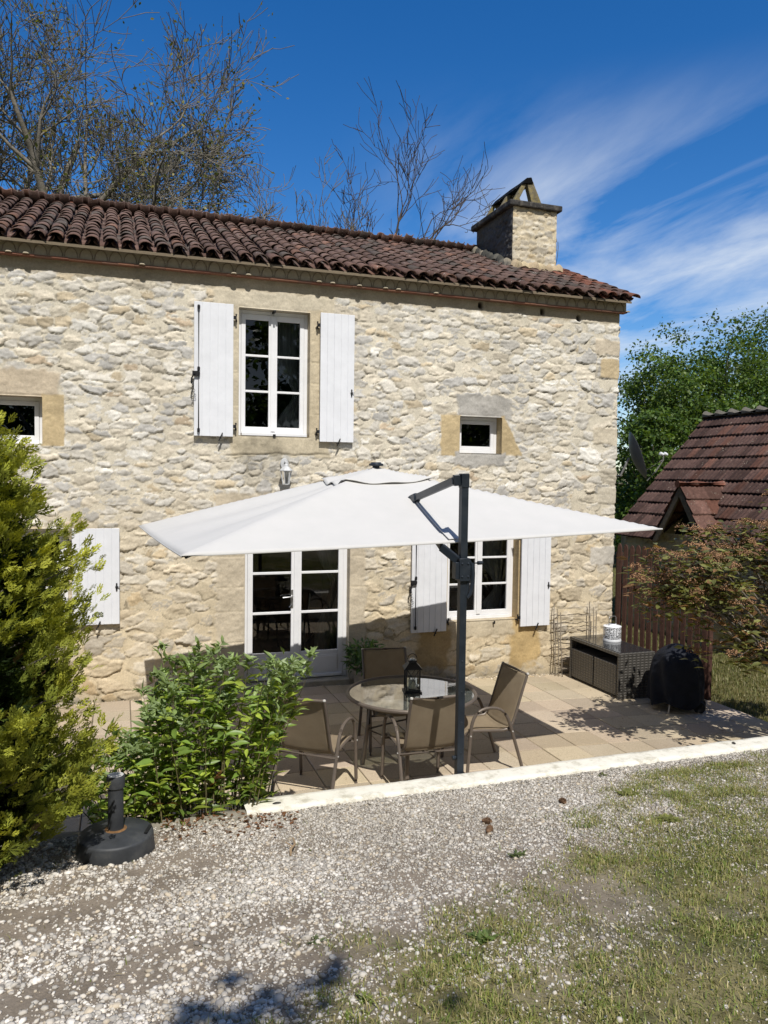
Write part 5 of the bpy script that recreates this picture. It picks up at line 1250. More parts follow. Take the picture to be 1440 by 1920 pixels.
M_dish = plain('grey_dish', (.13, .135, .14), .5, .1, .15)
sdsh = empty('satellite_dish', (7.50, .25, 3.12), 0, 'grey satellite dish seen almost edge-on beyond the house corner', 'satellite dish')
nrm = Vector((.84, -.42, .34)).normalized(); Mq = nrm.to_track_quat('Z', 'Y').to_matrix().to_4x4()
m = MB(); m.lathe([(0, 0)] + [(r, .16 * r * r / .16 * .55) for r in np.linspace(.04, .40, 10)] + [(.405, .086), (.40, .082)] + [(r, .16 * r * r / .16 * .55 - .008) for r in np.linspace(.38, .04, 9)] + [(0, -.008)], 40, Mq @ Matrix.Diagonal((.82, .94, 1, 1))); m.build('reflector', M_dish, sdsh)
low_ = Mq @ Vector((0, -.42, .09)); lnb = Vector((.42, -.20, .02))
m = MB(); m.tube([low_, low_ * .5 + lnb * .5 - Vector((0, 0, .06)), lnb - Vector((0, 0, .06)), lnb], .011, 6); m.tube([Mq @ Vector((.2, -.3, .08)), lnb - Vector((0, 0, .05))], .005, 5); m.build('feed_arm', M_alu, sdsh)
m = MB()
for k in (-.035, .04): m.lathe([(0, -.03), (.022, -.028), (.028, .01), (.026, .03), (0, .036)], 12, T(lnb.x + k, lnb.y, lnb.z + .03, 0, -1.2)); 
m.build('receiver_head', M_w3, sdsh)
m = MB(); m.tube([(-.59, .05, -.3), (-.2, .02, -.3), (-.06, .0, -.02)], .02, 8); m.build('wall_mount', M_alu, sdsh)

# ------------------------------------------------------------------ things inside, behind the glass
M_curt = plain('sheer_curtain', (.5, .49, .47), .9, 0, .1, 5)
def curtain(x, y, z0, z1, w_, label, tie, sgn=1):
    V = []; n = 26; r = 20
    for j in range(r + 1):
        t_ = j / r; z = z1 + (z0 - z1) * t_; tt = 1 - .72 * math.exp(-((t_ - tie) / .16) ** 2)
        for i in range(n + 1):
            u = i / n; V.append((x - sgn * u * w_ * tt, y + .025 * math.sin(u * 26) * tt, z))
    idx = np.arange(len(V)).reshape(r + 1, n + 1); F = np.stack([idx[:-1, :-1], idx[:-1, 1:], idx[1:, 1:], idx[1:, :-1]], -1).reshape(-1, 4)
    return tag(big_mesh('curtain', np.array(V), F, M_curt, None, True), label, 'curtain')
curtain(2.27, .36, 3.2, 4.9, .36, 'white curtain tied back inside the tall upper window', .62)
curtain(5.36, .40, .5, 2.3, .46, 'white curtain tied back inside the lower right window', .62)
curtain(2.84, .38, .1, 2.3, .34, 'white curtain tied back inside the french door', .5)
M_sofa = plain('grey_sofa_fabric', (.20, .21, .22), .9, 0, .15, 10, .4, 90, .003)
sf = empty('sofa', (4.75, .95, 0), 0, 'grey sofa with rounded cushions seen through the lower right window', 'sofa')
m = MB(); m.box(-.75, .5, -.42, .0, .1, .84); m.build('seat_block', M_sofa, sf, .05, seg=3)
for k in (-.38, .08):
    m = MB(); m.box(k - .21, k + .21, -.34, -.02, .80, 1.04); m.build('cushion', M_sofa, sf, .09, seg=4)
st_ = empty('white_stand', (2.42, .62, 0), .0, 'white jointed floor lamp standing behind the right pane of the french door', 'floor lamp')
m = MB(); m.tube([(.02, 0, .05), (.0, 0, .55), (-.05, 0, .80)], .017, 8); m.tube([(-.03, 0, .78), (.05, .0, .90), (.07, 0, 1.12)], .012, 8); m.build('pole', M_w3, st_)
m = MB(); m.lathe([(0, .05), (.05, .04), (.075, 0), (.06, -.03), (0, -.03)], 16, T(-.075, -.0, .87, 0, .3)); m.lathe([(0, 0), (.03, .0), (.022, -.08), (0, -.08)], 12, T(-.05, 0, .84, 0, .2)); m.build('lamp_head', M_w3, st_)
m = MB(); m.tube([(-.10, 0, .84), (-.17, 0, .7), (-.19, 0, .4), (-.2, 0, .03)], .011, 6); m.tube([(.02, 0, .45), (.12, 0, .55), (.25, 0, .62)], .011, 6); m.build('jointed_arm', M_w3, st_)
m = MB(); m.lathe([(0, 0), (.16, 0), (.16, .03), (.03, .05), (0, .05)], 20, T(.02, 0, .0)); m.build('base', M_w3, st_)
# ------------------------------------------------------------------ shed with tiled roof and dormer
shed = empty('shed', (12.3, 1, -.27), 0, 'outbuilding with steep dark red-brown tiled roof and a small gabled dormer', 'shed')
ox, oy, oz = 12.3, 1, -.27
ex, ez, rx_, rz_ = 9.92, 1.60, 12.3, 4.17; ya, yb = -3.5, 4.12
sl_ = math.hypot(rx_ - ex, rz_ - ez); cd = np.array([(rx_ - ex) / sl_, 0, (rz_ - ez) / sl_]); cn = np.array([-cd[2], 0, cd[0]])
M_shtile = vcol('interlocking_roof_tile', .9, .5, 16, .7, 70, .008, .15, ((.32, .28, .22), 24), 1.6)
def shtiles(y0, y1, s0, s1, P, d, nrm, yd, seed, dy=.018, keepf=None):
    """flat interlocking tiles on a slope: stepped courses with ribs. P origin, d up-slope, nrm normal, yd along"""
    ys = np.arange(y0, y1 + .001, dy); ncs = int(round((s1 - s0) / .325)); course = (s1 - s0) / ncs
    S = []; 
    for q in range(ncs):
        S += [(q, 0., 0), (q, 0.001, 1), (q, .05, 1), (q, .3, 1), (q, .6, 1), (q, .995, 1)]
    V = []; C = []
    for q, f, up in S:
        ti = np.floor((ys + .1 * (q % 2)) / .21); h1 = hash2(ti, ti * 0 + q, seed); h2 = hash2(ti, ti * 0 + q, seed + 1)
        lift = (.036 * (1 - f) + .004) if up else -.002
        ph = ((ys + .1 * (q % 2)) / .21) % 1
        rib = .016 * (np.exp(-((ph - .08) / .09) ** 2) + .8 * np.exp(-((ph - .55) / .10) ** 2) + np.exp(-((ph - 1.08) / .09) ** 2)) * up
        hgt = lift + rib + .012 * (h1 - .5) * up
        s = s0 + (q + f) * course + (.02 * (h2 - .5) if f < .01 else 0)
        V.append(P + np.outer(np.ones_like(ys) * s, d) + np.outer(hgt, nrm) + np.outer(ys, yd))
        c = np.array([.10, .060, .050]) * (.6 + .7 * h2)[:, None] * (1 + .2 * (vnoise(ys * 9, ys * 0 + q, seed) - .5))[:, None]
        c = np.where((h1 > .82)[:, None], c * np.array([1.5, 1.25, 1.1]), c)
        C.append(c * (.5 if not up else 1) * (1.0 if f > .02 else .8))
    V = np.array(V); C = np.array(C); idx = np.arange(V.shape[0] * V.shape[1]).reshape(V.shape[:2])
    F = np.stack([idx[:-1, :-1], idx[:-1, 1:], idx[1:, 1:], idx[1:, :-1]], -1)
    if keepf is not None:
        cen = (V[:-1, :-1] + V[1:, 1:]) / 2; F = F[keepf(cen)]
    return V.reshape(-1, 3), F.reshape(-1, 4), C.reshape(-1, 3)
SO = np.array([ox, oy, oz])
dy0, dw, dzb, dza, dxf = 2.02, .70, 1.62, 2.66, 9.93       # dormer centre, half width, eave and ridge heights, face x
def main_keep(c):
    hz = dza - (dza - dzb) * np.abs(c[..., 1] - dy0) / dw
    return ~((np.abs(c[..., 1] - dy0) < dw) & (c[..., 2] < hz - .02))
V, F, C = shtiles(ya, yb, 0, sl_, np.array([ex, 0, ez]), cd, cn, np.array([0, 1., 0]), 500, keepf=main_keep)
sroof = big_mesh('roof', V - SO, F[:, ::-1], M_shtile, shed, False, C)
cd2 = cd * np.array([-1, 1, 1]); cn2 = cn * np.array([-1, 1, 1])
V, F, C = shtiles(ya, yb, 0, sl_, np.array([2 * rx_ - ex, 0, ez]), cd2, cn2, np.array([0, 1., 0]), 520, dy=.06); big_mesh('rear_roof', V - SO, F, M_shtile, sroof, False, C)
m = MB(); y = ya
while y < yb - .1:
    m.tube([(rx_ - ox, y - oy, rz_ + .03 - oz), (rx_ - ox, min(y + .40, yb + .03) - oy, rz_ + .045 - oz)], [.10, .11], 10, col=(.14, .13, .11)); y += .38
m.build('ridge_tiles', M_shtile, sroof)
# dormer roof: two little slopes running back into the main roof
xe = ex + (dza - ez) / cd[2] * cd[0]
hyp = math.hypot(dw, dza - dzb)
for sg in (-1, 1):
    d_ = np.array([0, -sg * dw / hyp, (dza - dzb) / hyp]); n_ = np.array([0, sg * (dza - dzb) / hyp, dw / hyp])
    def kd(c): return c[..., 2] > ez + (c[..., 0] - ex) * cd[2] / cd[0] - .03
    V, F, C = shtiles(0, xe - dxf + .12, -.08, hyp, np.array([dxf - .06, dy0 + sg * dw, dzb + .03]), d_, n_, np.array([1., 0, 0]), 540 + sg, keepf=kd)
    big_mesh('dormer_roof', V - SO, F if sg > 0 else F[:, ::-1], M_shtile, sroof, False, C * np.array([1.4, 1.3, 1.25]))
m = MB(); m.tube([(dxf - .1 - ox, dy0 - oy, dza + .045 - oz), (dxf + .35 - ox, dy0 - oy, dza + .05 - oz)], .07, 9, col=(.2, .09, .06)); m.tube([(dxf + .33 - ox, dy0 - oy, dza + .05 - oz), (xe - ox, dy0 - oy, dza + .055 - oz)], .065, 9, col=(.23, .1, .07)); m.build('dormer_ridge', M_shtile, sroof)
M_oldw = plain('weathered_oak', (.17, .135, .095), .9, 0, .35, 16, .6, 60, .004)
for sg in (-1, 1):
    m = MB(); m.bar((dxf - .03 - ox, dy0 + sg * .02 - oy, dza - .05 - oz), (dxf - .03 - ox, dy0 + sg * (dw + .02) - oy, dzb - .06 - oz), .05, .15, up=(1, 0, 0)) if False else m.add([Vector(p) - Vector((ox, oy, oz)) for p in [(dxf - .05, dy0, dza), (dxf - .05, dy0, dza - .19), (dxf - .05, dy0 + sg * (dw - .10), dzb - .04), (dxf - .05, dy0 + sg * (dw + .03), dzb - .04), (dxf, dy0, dza), (dxf, dy0, dza - .19), (dxf, dy0 + sg * (dw - .10), dzb - .04), (dxf, dy0 + sg * (dw + .03), dzb - .04)]], [(0, 1, 2, 3), (7, 6, 5, 4), (0, 4, 5, 1), (1, 5, 6, 2), (2, 6, 7, 3), (3, 7, 4, 0)])
    m.build('bargeboard', M_oldw, shed)
m = MB(); m.add([Vector(p) - Vector((ox, oy, oz)) for p in [(dxf + .35, dy0 - dw, dzb - .1), (dxf + .35, dy0 + dw, dzb - .1), (dxf + .35, dy0, dza - .1)]], [(0, 1, 2)]); m.build('dormer_opening', plain('painted_dormer_shade', (.012, .011, .010), .95), shed)  # near-black sheet standing in for the shade inside the open dormer
# walls: near wall below the eave, far gable
X, Z, H, C, idx, F = patch(np.arange(ya, yb - .1, .04), np.arange(-.3, 1.75, .04), lambda A_, B_: rubble(A_ + 70, B_, 610, .3, .15))
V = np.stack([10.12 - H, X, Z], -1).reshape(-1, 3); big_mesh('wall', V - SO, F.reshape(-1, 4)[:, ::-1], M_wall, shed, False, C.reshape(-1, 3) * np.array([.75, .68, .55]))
m = MB(); m.prism([(10.12 - ox, -.05), (14.5 - ox, -.05), (14.5 - ox, 1.9), (rx_ - ox, 4.35), (10.12 - ox, 1.9)], .2, T(0, yb - .25 - oy, 0), (.4, .34, .25)); m.prism([(10.12 - ox, -.05), (14.5 - ox, -.05), (14.5 - ox, 1.9), (rx_ - ox, 4.35), (10.12 - ox, 1.9)], .2, T(0, ya + .05 - oy, 0), (.4, .34, .25)) if False else None; m.build('gable_wall', M_smooth, shed)

# ------------------------------------------------------------------ plants
M_spray = leafmat('conifer_spray', .28, .55, (1.25, 1.15, .4), .25, .2)
M_bark = plain('grey_bark', (.16, .14, .115), .95, 0, .4, 9, .9, 30, .02, .1)
M_twig = plain('brown_twig', (.14, .10, .07), .9, 0, .3, 20)

# golden conifer, left: layered flat sprays
def spray_template():
    V = []; F = []
    def blade(p, d, L, wv, z):
        d = np.array(d, float); d /= np.linalg.norm(d); s = np.array([-d[1], d[0], 0]); p = np.array(p, float); o = len(V)
        V.extend([p, p + d * L * .6 + s * wv + (0, 0, z * .5), p + d * L + (0, 0, z), p + d * L * .6 - s * wv + (0, 0, z * .5)]); F.extend([(o, o + 1, o + 3), (o + 1, o + 2, o + 3)])
    blade((0, 0, 0), (0, 1, 0), 1.0, .045, -.08)
    for i, t in enumerate((.15, .30, .45, .60, .75)):
        L = .50 * (1 - t * .6)
        for sg in (-1, 1):
            q = sg * (.62 + .2 * (i % 2)); blade((0, t, -.03 * t + .04 * sg * (i % 2)), (q, .8, 0), L, .052, -.07 + .10 * (i % 3))
            tip = np.array([q * L * .45, t + .8 * L * .45, -.02]); blade(tip, (sg * .15, 1, 0), L * .55, .042, .05)
    return np.array(V), np.array(F)
sv, sfc = spray_template()
con = empty('golden_conifer', (-1.03, -5.05, .46), 0, 'large golden-green conifer with feathery sprays filling the left edge', 'conifer')
g = np.random.default_rng(77)
def radius(z):   # silhouette of the crown above its base
    return np.interp(z, [0, .10, .2, .45, .87, 1.2, 1.72, 2.15, 2.55, 2.9, 3.2], [.48, .61, .69, .78, .86, .86, .67, .49, .32, .15, .0])
N = 1080; zz = .02 + 3.1 * g.random(N) ** 1.05; a = g.uniform(0, 2 * PI, N)
lump = 1.02 + .17 * np.sin(a * 3 + zz * 4.1) + .12 * np.sin(a * 5 - zz * 7.3 + 1) + .06 * g.normal(size=N)
br = radius(zz) * np.clip(lump, .6, 1.32)
m = MB(); loc = []; dirs = []; sz = []; col = []
m.tube([(0, 0, -.05), (.02, 0, 1.2), (0, .02, 2.4), (0, 0, 3.1)], [.075, .06, .035, .01], 8)
for i in range(N):
    d = np.array([math.cos(a[i]), math.sin(a[i]), .0]); rise = .30 + .25 * g.random()
    tip = d * br[i] + np.array([0, 0, zz[i] + rise * br[i] * .4]); st = np.array([0, 0, max(.0, zz[i] - .25 * br[i])])
    if i % 4 == 0: m.tube([st, st * .5 + tip * .5 + np.array([0, 0, -.03]), tip * .93 + st * .07], [.012, .008, .003], 4)
    gold = min(1, max(0, .35 + .8 * g.random() - .2 * (zz[i] < .35)))
    n = int(10 + 18 * br[i])
    for k in range(n):
        t = .97 - .5 * g.random() ** 1.1
        p = st * (1 - t) + tip * t + g.normal(size=3) * np.array([.032, .032, .035])
        dd = d * .9 + np.array([0, 0, .55 + .5 * g.random()]) + g.normal(size=3) * .42
        loc.append(p); dirs.append(dd); sz.append(.055 + .065 * g.random())
        f = np.clip((t - .50) / .42, 0, 1) * (.25 + .75 * gold); 
        c = np.array([.065, .115, .025]) * (1 - f) + np.array([.43, .44, .06]) * f
        if g.random() < .04 and t < .7: c = np.array([.13, .08, .04])
        col.append(c * g.uniform(.75, 1.2))
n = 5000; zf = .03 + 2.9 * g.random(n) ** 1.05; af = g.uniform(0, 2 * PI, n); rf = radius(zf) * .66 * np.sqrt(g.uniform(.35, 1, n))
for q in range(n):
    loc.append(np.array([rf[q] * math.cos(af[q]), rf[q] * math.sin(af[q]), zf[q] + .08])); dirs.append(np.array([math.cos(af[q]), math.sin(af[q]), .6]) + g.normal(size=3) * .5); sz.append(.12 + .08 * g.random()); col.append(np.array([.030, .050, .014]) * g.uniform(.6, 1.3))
loc = np.array(loc); Mx = basis_from(np.array(dirs), g, roll=1.3) * np.array(sz)[:, None, None]
V, F, C = instance(sv, sfc, Mx, loc, np.array(col)); print('conifer tris', len(F))
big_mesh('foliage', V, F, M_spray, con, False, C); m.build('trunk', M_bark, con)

# leafy shrub in the middle
shrub = empty('leafy_shrub', (.48, -4.42, .30), 0, 'dense bright green leafy shrub in front of the french door', 'shrub')
g = np.random.default_rng(5); lv, lf = leaf_template(.15, .09, .14); loc = []; dirs = []; sz = []; col = []; m = MB()
for i in range(112):
    bxx = g.uniform(-.74, .62); byy = g.uniform(-.24, .26)
    hgt = np.interp(bxx, [-.75, -.45, -.32, -.2, .3, .62], [.60, .72, .78, 1.18, 1.20, 1.16]) * g.uniform(.68, 1.03)
    lean = np.array([bxx * .26 + g.normal() * .07 + (.10 if bxx > .3 else 0), byy * .4 + g.normal() * .09, 0])
    base = np.array([bxx * .80, byy * .8, -.02]); P = [base + lean * (t ** 1.6) + np.array([0, 0, hgt * t]) for t in np.linspace(0, 1, 7)]
    m.tube(P, [.0075 - .001 * q for q in range(7)], 4)
    nl_ = int(34 * hgt)
    for k in range(nl_):
        t = 1 - .88 * g.random() ** 1.25; q = base + lean * (t ** 1.6) + np.array([0, 0, hgt * t]); aa = g.uniform(0, 2 * PI)
        dd = np.array([math.cos(aa), math.sin(aa), .55 * g.random() + (1.0 if t > .93 else .05)]) + g.normal(size=3) * .2
        loc.append(q + g.normal(size=3) * .025); dirs.append(dd); sz.append((.075 + .065 * g.random()) * (.8 if t > .95 else 1))
        c = np.array([.19, .29, .055]) if g.random() < .5 else np.array([.36, .45, .07])
        if t > .9: c = np.array([.24, .32, .11])
        if t < .35: c = c * .7
        if t < .5 and g.random() < .035: c = np.array([.22, .10, .04])
        col.append(c * g.uniform(.7, 1.25))
    for k in range(12):      # narrow whorl at each shoot tip
        aa = g.uniform(0, 2 * PI); dd = np.array([math.cos(aa), math.sin(aa), .9 * g.random()]); loc.append(P[-1] + g.normal(size=3) * .012); dirs.append(dd); sz.append(.055 + .03 * g.random()); col.append(np.array([.22, .29, .12]) * g.uniform(.8, 1.2))
V, F, C = instance(lv, lf, basis_from(np.array(dirs), g, roll=.8) * np.array(sz)[:, None, None], np.array(loc), np.array(col))
big_mesh('foliage', V, F, M_leaf, shrub, False, C); m.build('stems', plain('shrub_stem', (.13, .11, .05), .8, 0, .3), shrub)

# evergreen shrub with russet seed heads, right
ph_ = empty('russet_shrub', (7.2, -3.75, -.2), 0, 'overhanging evergreen with russet seed clusters in front of the fence at right', 'shrub')
g = np.random.default_rng(15); m = MB(); lv, lf = leaf_template(.2, .06, .12); loc = []; dirs = []; sz = []; col = []; hl = []; hc = []
O = np.array([7.2, -3.75, -.10])
limbs = [((5.12, -3.45, 1.78), .7), ((5.45, -3.5, 1.72), .8), ((5.3, -3.4, 1.95), .9), ((5.75, -3.6, 1.95), 1), ((5.75, -3.35, 1.58), .9), ((6.0, -3.3, 2.1), 1), ((6.15, -3.65, 1.30), 1), ((6.1, -3.1, 1.7), 1), ((6.5, -3.45, 2.15), 1), ((6.35, -3.5, 1.02), .7), ((6.6, -3.3, 1.6), 1), ((6.75, -3.9, 1.95), 1), ((7.0, -3.2, 2.3), 1), ((7.5, -3.6, 2.4), 1), ((7.7, -3.2, 1.8), 1), ((6.9, -3.5, 1.25), .8), ((6.25, -3.2, 2.25), .8), ((5.55, -3.3, 1.75), 1), ((6.9, -3.0, 1.9), 1), ((7.3, -3.0, 1.4), 1), ((6.55, -3.05, 1.3), .8), ((7.2, -4.2, 2.0), 1), ((8.0, -4.0, 2.1), 1), ((6.2, -3.4, 1.15), .7), ((5.9, -3.3, 1.6), .9), ((5.5, -3.5, 2.05), .5)]
for (tx_, ty_, tz_), k_ in limbs:
    tip = np.array([tx_, ty_, tz_]) - O; mid = tip * .5 + np.array([0, 0, .38])
    P = [(1 - t) ** 2 * np.array([0, 0, .35]) + 2 * t * (1 - t) * mid + t * t * tip for t in np.linspace(0, 1, 9)]; m.tube(P, [.03 - .003 * q for q in range(9)], 5)
    for c_ in range(int(17 * k_)):
        cc = tip + g.normal(size=3) * np.array([.21, .17, .125]); m.tube([tip * .8 + mid * .2, cc], [.006, .003], 4)
        for q in range(13):
            aa = g.uniform(0, 2 * PI); loc.append(cc + g.normal(size=3) * .06); dirs.append(np.array([math.cos(aa), math.sin(aa), -.25 + .5 * g.random()])); sz.append(.08 + .05 * g.random())
            col.append((np.array([.13, .14, .045]) if g.random() < .55 else (np.array([.26, .26, .08]) if g.random() < .6 else np.array([.27, .15, .07]))) * g.uniform(.6, 1.2))
        if g.random() < .75:
            top_ = cc + np.array([0, 0, .045]); n = 70
            rr = .085 * np.sqrt(g.random(n)); aa = g.uniform(0, 2 * PI, n); hl.append(np.stack([top_[0] + rr * np.cos(aa), top_[1] + rr * np.sin(aa), top_[2] + .04 * (1 - (rr / .085) ** 2) + .012 * g.normal(size=n)], -1)); hc.append(np.tile(np.array([.36, .21, .12]) * g.uniform(.7, 1.35), (n, 1)) * g.uniform(.6, 1.4, (n, 1)))
V, F, C = instance(lv, lf, basis_from(np.array(dirs), g, roll=.7) * np.array(sz)[:, None, None], np.array(loc), np.array(col)); big_mesh('foliage', V, F, M_leaf, ph_, False, C)
hl = np.concatenate(hl); hc = np.concatenate(hc); oct_v = np.array([(1, 0, 0), (-1, 0, 0), (0, 1, 0), (0, -1, 0), (0, 0, 1), (0, 0, -1)], float); oct_f = np.array([(0, 2, 4), (2, 1, 4), (1, 3, 4), (3, 0, 4), (2, 0, 5), (1, 2, 5), (3, 1, 5), (0, 3, 5)])
V, F, C = instance(oct_v, oct_f, rand_rot(len(hl), g) * g.uniform(.0045, .009, (len(hl), 1, 1)), hl, hc); big_mesh('seed_heads', V, F, leafmat('russet_seed', .1, .8, (1, 1, 1), .1), ph_, False, C)
m.tube([(0, 0, -.1), (.02, 0, .2), (0, 0, .45)], [.06, .05, .05], 8); m.build('branches', M_bark, ph_)

# ---- trees
class Tree:
    def __init__(s, seed): s.g = np.random.default_rng(seed); s.paths = []; s.tips = []
    def grow(s, p, d, L, r, lev, maxlev, spread=.6, up=.12, nseg=5, kids=(3, 5), shrink=.66, wig=.16):
        g = s.g; P = [p]; d = d / np.linalg.norm(d); RR = [r]
        for i in range(nseg):
            d = d + g.normal(size=3) * wig + np.array([0, 0, up]); d /= np.linalg.norm(d); P.append(P[-1] + d * L / nseg); RR.append(r * (1 - .62 * (i + 1) / nseg))
        s.paths.append((P, RR, lev))
        if lev >= maxlev: s.tips.append((P[-1], d)); s.tips.append((P[-2], d)); s.tips.append((P[nseg // 2], d)); return
        n = g.integers(kids[0], kids[1] + 1)
        for k in range(n):
            t = g.uniform(.28, 1.0) if k else 1.0
            i = min(nseg, max(1, int(round(t * nseg)))); base = P[i]; ax = g.normal(size=3); ax -= d * (ax @ d); ax /= np.linalg.norm(ax) + 1e-9
            nd = d * math.cos(spread * g.uniform(.6, 1.2)) + ax * math.sin(spread * g.uniform(.6, 1.3))
            s.grow(base, nd, L * shrink * g.uniform(.75, 1.2), RR[i] * .72, lev + 1, maxlev, spread, up, max(3, nseg - 1), kids, shrink, wig)
    def mesh(s, name, mat, parent, rmin=.004):
        V = []; F = []; o = 0
        for P, RR, lev in s.paths:
            n = 7 if lev == 0 else (5 if lev == 1 else 3); P = np.array(P); k = len(P)
            d = np.gradient(P, axis=0); d /= np.linalg.norm(d, axis=1, keepdims=True) + 1e-9; ref = np.array([.3, .9, .1]); x = np.cross(d, ref); x /= np.linalg.norm(x, axis=1, keepdims=True) + 1e-9; y = np.cross(d, x)
            t = 2 * PI * np.arange(n) / n; rr = np.maximum(np.array(RR), rmin)[:, None, None]
            ring = P[:, None] + rr * (x[:, None] * np.cos(t)[None, :, None] + y[:, None] * np.sin(t)[None, :, None]); V.append(ring.reshape(-1, 3))
            i = np.arange(k - 1)[:, None] * n; j = np.arange(n)[None]; j2 = (j + 1) % n
            F.append(np.stack([i + j, i + j2, i + n + j2, i + n + j], -1).reshape(-1, 4) + o); o += k * n
        return big_mesh(name, np.concatenate(V), np.concatenate(F), mat, parent, True)
leaf4 = (np.array([(0, 0, 0), (-.28, .5, .06), (.28, .5, .06), (0, 1, -.05)]), np.array([(0, 2, 1), (1, 2, 3)]))
M_barkl = plain('pale_bark', (.20, .18, .15), .95, 0, .4, 4, .7, 20, .02, .1, (.09, .085, .06))
M_barkd = plain('dark_bark', (.10, .08, .065), .95, 0, .4, 6, .7, 20, .02, .1)
def crown_leaves(parent, pts, dirs, per, spread, size, cols, g, mat, name='crown'):
    pts = np.repeat(pts, per, axis=0) + g.normal(size=(len(pts) * per, 3)) * spread; N = len(pts)
    dd = np.repeat(dirs, per, axis=0) * .6 + g.normal(size=(N, 3)); M = basis_from(dd, g, roll=1.2) * g.uniform(size * .6, size * 1.3, (N, 1, 1))
    V, F, C = instance(leaf4[0], leaf4[1], M, pts, cols[g.integers(0, len(cols), N)] * g.uniform(.65, 1.3, (N, 1))); return big_mesh(name, V, F, mat, parent, False, C)
M_leafd = leafmat('tree_leaf', .4, .45, (1.3, 1.25, .45), .3)
# big sparse tree behind the house, left
def bigtree(loc, seed, label, starts, leafp=1.0, cat='tree', group=None, rot=0):
    root = empty('sparse_tree', loc, 0, label, cat, group); T_ = Tree(seed)
    for st, d, L, r, ml in starts: T_.grow(np.array(st, float), np.array(d, float), L * (.66 if ml else 1), r * (.8 if ml else 1), 0, ml, .62, .035, 6, (4, 6), .60, .15)
    T_.mesh('trunk', M_barkl, root, .009)
    tips = np.array([t for t, d in T_.tips]); ds = np.array([d for t, d in T_.tips]); g = T_.g; k = g.random(len(tips)) < .20 * leafp; print(label[:20], len(T_.paths), k.sum())
    crown_leaves(root, tips[k], ds[k], 2, .13, .10, np.array([(.14, .16, .05), (.20, .20, .06), (.10, .12, .05), (.24, .21, .07)]), g, M_leafd); return root
bigtree((-1.6, 10.2, 0), 31, 'tall sparsely leaved grey-barked tree behind the roof at left', [((0, 0, 0), (.02, 0, 1), 11.0, .17, 0), ((.05, .1, 8.2), (-.10, 0, 1), 5.0, .15, 4), ((.0, .1, 7.6), (.62, -.1, .95), 6.4, .14, 4), ((.1, 0, 7.1), (1.2, .0, .52), 5.0, .13, 4), ((.3, 0, 7.6), (.9, -.2, .25), 3.6, .09, 4), ((.2, 0, 9.2), (.9, .2, .6), 4.6, .09, 4), ((0, .2, 7), (.36, .2, 1), 5.4, .13, 4)])
bigtree((-3.0, 11.5, 0), 57, 'second sparse tree, cut off by the left edge of the photo', [((0, 0, 0), (0, 0, 1), 11.5, .2, 0), ((.1, 0, 8), (-.2, .2, 1), 5.5, .16, 4), ((0, 0, 7), (.5, .2, 1), 5.5, .15, 4), ((0, 0, 6.6), (.95, -.2, .75), 4.8, .12, 4)])
def baretree(loc, seed, label, starts, group='leafless trees behind the ridge'):
    root = empty('bare_tree', loc, 0, label, 'bare tree', group); T_ = Tree(seed)
    for st, d, L, r, ml, kd in starts: T_.grow(np.array(st, float), np.array(d, float), L, r, 0, ml, .62, .14, 6, kd, .62, .2)
    T_.mesh('branches', M_barkl if seed % 2 else M_barkd, root, .007); return root
baretree((6.30, 8.3, .1), 18, 'tall leafless tree with forking boughs between roof ridge and chimney', [((-.1, 0, 0), (0, 0, 1), 7.6, .12, 0, (0, 1)), ((-.1, 0, 7.0), (.1, 0, 1), 2.3, .05, 3, (4, 5)), ((.1, 0, 7.3), (.45, .1, 1), 2.2, .05, 3, (4, 5)), ((-.1, .1, 7.2), (-.25, 0, 1), 1.9, .045, 3, (4, 5)), ((0, .2, 7.0), (.9, 0, .6), 1.0, .035, 3, (3, 4)), ((0, .2, 6.9), (-.8, 0, .6), .9, .03, 3, (3, 4))])
baretree((4.1, 8.3, 0), 25, 'low leafless branches showing above the middle of the roof', [((0, 0, 0), (0, 0, 1), 7.6, .09, 0, (0, 1)), ((-.5, 0, 7.4), (-.25, 0, 1), 1.5, .035, 3, (4, 5)), ((.1, 0, 7.4), (.15, 0, 1), 1.5, .035, 3, (4, 5)), ((.6, 0, 7.3), (.4, 0, .9), 1.2, .03, 3, (4, 5)), ((-1.0, 0, 7.6), (-.2, 0, 1), 1.2, .02, 2, (3, 4)), ((1.2, 0, 7.4), (.2, 0, 1), .9, .025, 3, (3, 4))])
baretree((8.5, 6.2, 0), 27, 'few dark leafless twigs poking out right of the chimney', [((0, 0, 0), (-.02, 0, 1), 6.0, .07, 0, (0, 1)), ((0, 0, 5.6), (.5, 0, 1), 1.4, .025, 2, (2, 3)), ((-.1, 0, 5.6), (-.2, 0, 1), 1.7, .025, 2, (2, 3)), ((-.3, 0, 6.2), (-.35, 0, 1), 2.2, .02, 1, (2, 3))])

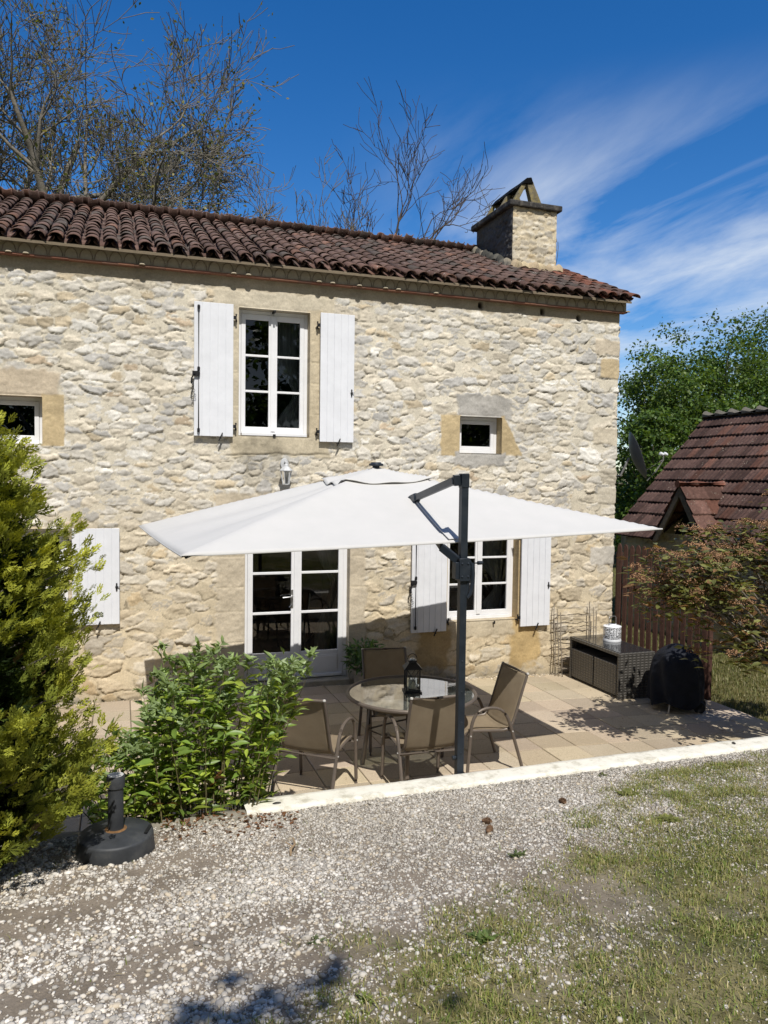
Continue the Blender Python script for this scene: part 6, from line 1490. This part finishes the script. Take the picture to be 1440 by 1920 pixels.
# broadleaf wood beyond the outbuilding
def leaftree(name, loc, h, rad, seed, label, per=46, size=.19, low=.12, cols=((.075, .13, .028), (.10, .17, .035), (.055, .095, .024), (.14, .20, .045)), group='trees beyond the outbuilding', ncl=150, fine=1.0):
    root = empty(name, loc, 0, label, 'tree', group); g = np.random.default_rng(seed); T_ = Tree(seed)
    T_.grow(np.array([0, 0, 0.]), np.array([0, 0, 1.]), h * .55, .18, 0, 0)
    C_ = []; lumps = [(np.array([g.normal() * rad * .45, g.normal() * rad * .45, h * g.uniform(low + .1, .86)]), rad * g.uniform(.32, .55)) for _ in range(17)] + [(np.array([0, 0, h * .80]), rad * .42), (np.array([rad * .1, 0, h * .5]), rad * .7)]
    for k in range(ncl):
        c, r = lumps[g.integers(0, len(lumps))]; d = g.normal(size=3); d /= np.linalg.norm(d); q = c + d * r * g.uniform(.75, 1.08) * np.array([1, 1, .8])
        if q[2] < low * h * .4: q[2] = low * h * .4 + g.random() * .4
        C_.append(q)
    C_ = np.array(C_)
    for k in range(0, ncl, 5): T_.paths.append(([np.array([0, 0, h * g.uniform(.2, .5)]), C_[k] * .55 + np.array([0, 0, h * .15]), C_[k] * .9 + np.array([0, 0, .1])], [.07, .04, .02], 2))
    T_.mesh('trunk', M_barkl, root, .01)
    n = g.integers(int(per * .5), int(per * 1.5), ncl); P = np.repeat(C_, n, axis=0); shade = np.repeat(g.uniform(.7, 1.25, ncl), n); N = len(P)
    off = g.normal(size=(N, 3)) * np.array([1, 1, .62]) * rad * .085; P = P + off
    dd = off + np.array([0, 0, -.2]) + g.normal(size=(N, 3)) * .4; cols = np.array(cols)
    M = basis_from(dd, g, roll=1.0) * (g.uniform(.6, 1.25, (N, 1, 1)) * size)
    V, F, C = instance(leaf4[0] * np.array([1.25, 1, 1]), leaf4[1], M, P, cols[g.integers(0, len(cols), N)] * (shade * g.uniform(.7, 1.3, N))[:, None]); return big_mesh('crown', V, F, M_leafd, root, False, C)
for i, a in enumerate([((20.6, 16.5, -.3), 8.6, 3.0, 'mid green broadleaf tree, left-hand one showing beside the house corner'), ((24.6, 17.5, -.3), 10.2, 3.5, 'tall dark green broadleaf tree rising in the middle of the wood'), ((29.0, 19.5, -.3), 12.6, 4.0, 'tallest broadleaf tree at the right edge above the outbuilding'), ((17.6, 12.5, -.3), 5.6, 2.3, 'low leafy tree between the house corner and the satellite dish'), ((21.0, 12.6, -.3), 6.2, 2.4, 'bushy green tree directly behind the outbuilding gable'), ((33.5, 19.5, -.3), 12.0, 4.0, 'broadleaf tree cut off by the right edge of the photo'), ((25.2, 13.0, -.3), 7.6, 2.6, 'broadleaf tree just above the outbuilding ridge')]):
    leaftree('broadleaf_tree', a[0], a[1], a[2], 700 + i, a[3], 80, .15, .06, ncl=290)
# trees behind the photographer: they dapple the foreground and darken the window reflections
for i, (loc, h, rad, lab) in enumerate([((-2.2, -14.75, 1.2), 9.5, 2.3, 'tree standing behind the photographer that dapples the grass'), ((-7, -24, 1.2), 11, 4.5, 'garden tree mirrored in the upper window'), ((0, -28, 1.2), 12, 5, 'garden tree mirrored in the french door'), ((8.5, -25, 1.2), 11, 4.5, 'garden tree mirrored in the lower right window'), ((16, -24, 1.2), 10, 4.5, 'garden tree furthest right behind the photographer'), ((-14, -22, 1.2), 10, 4.5, 'garden tree furthest left behind the photographer')]):
    leaftree('garden_tree', loc, h, rad, 800 + i, lab, 40, .22 if i == 0 else .42, .3 if i == 0 else .05, group='trees behind the photographer', ncl=80 if i == 0 else 120)
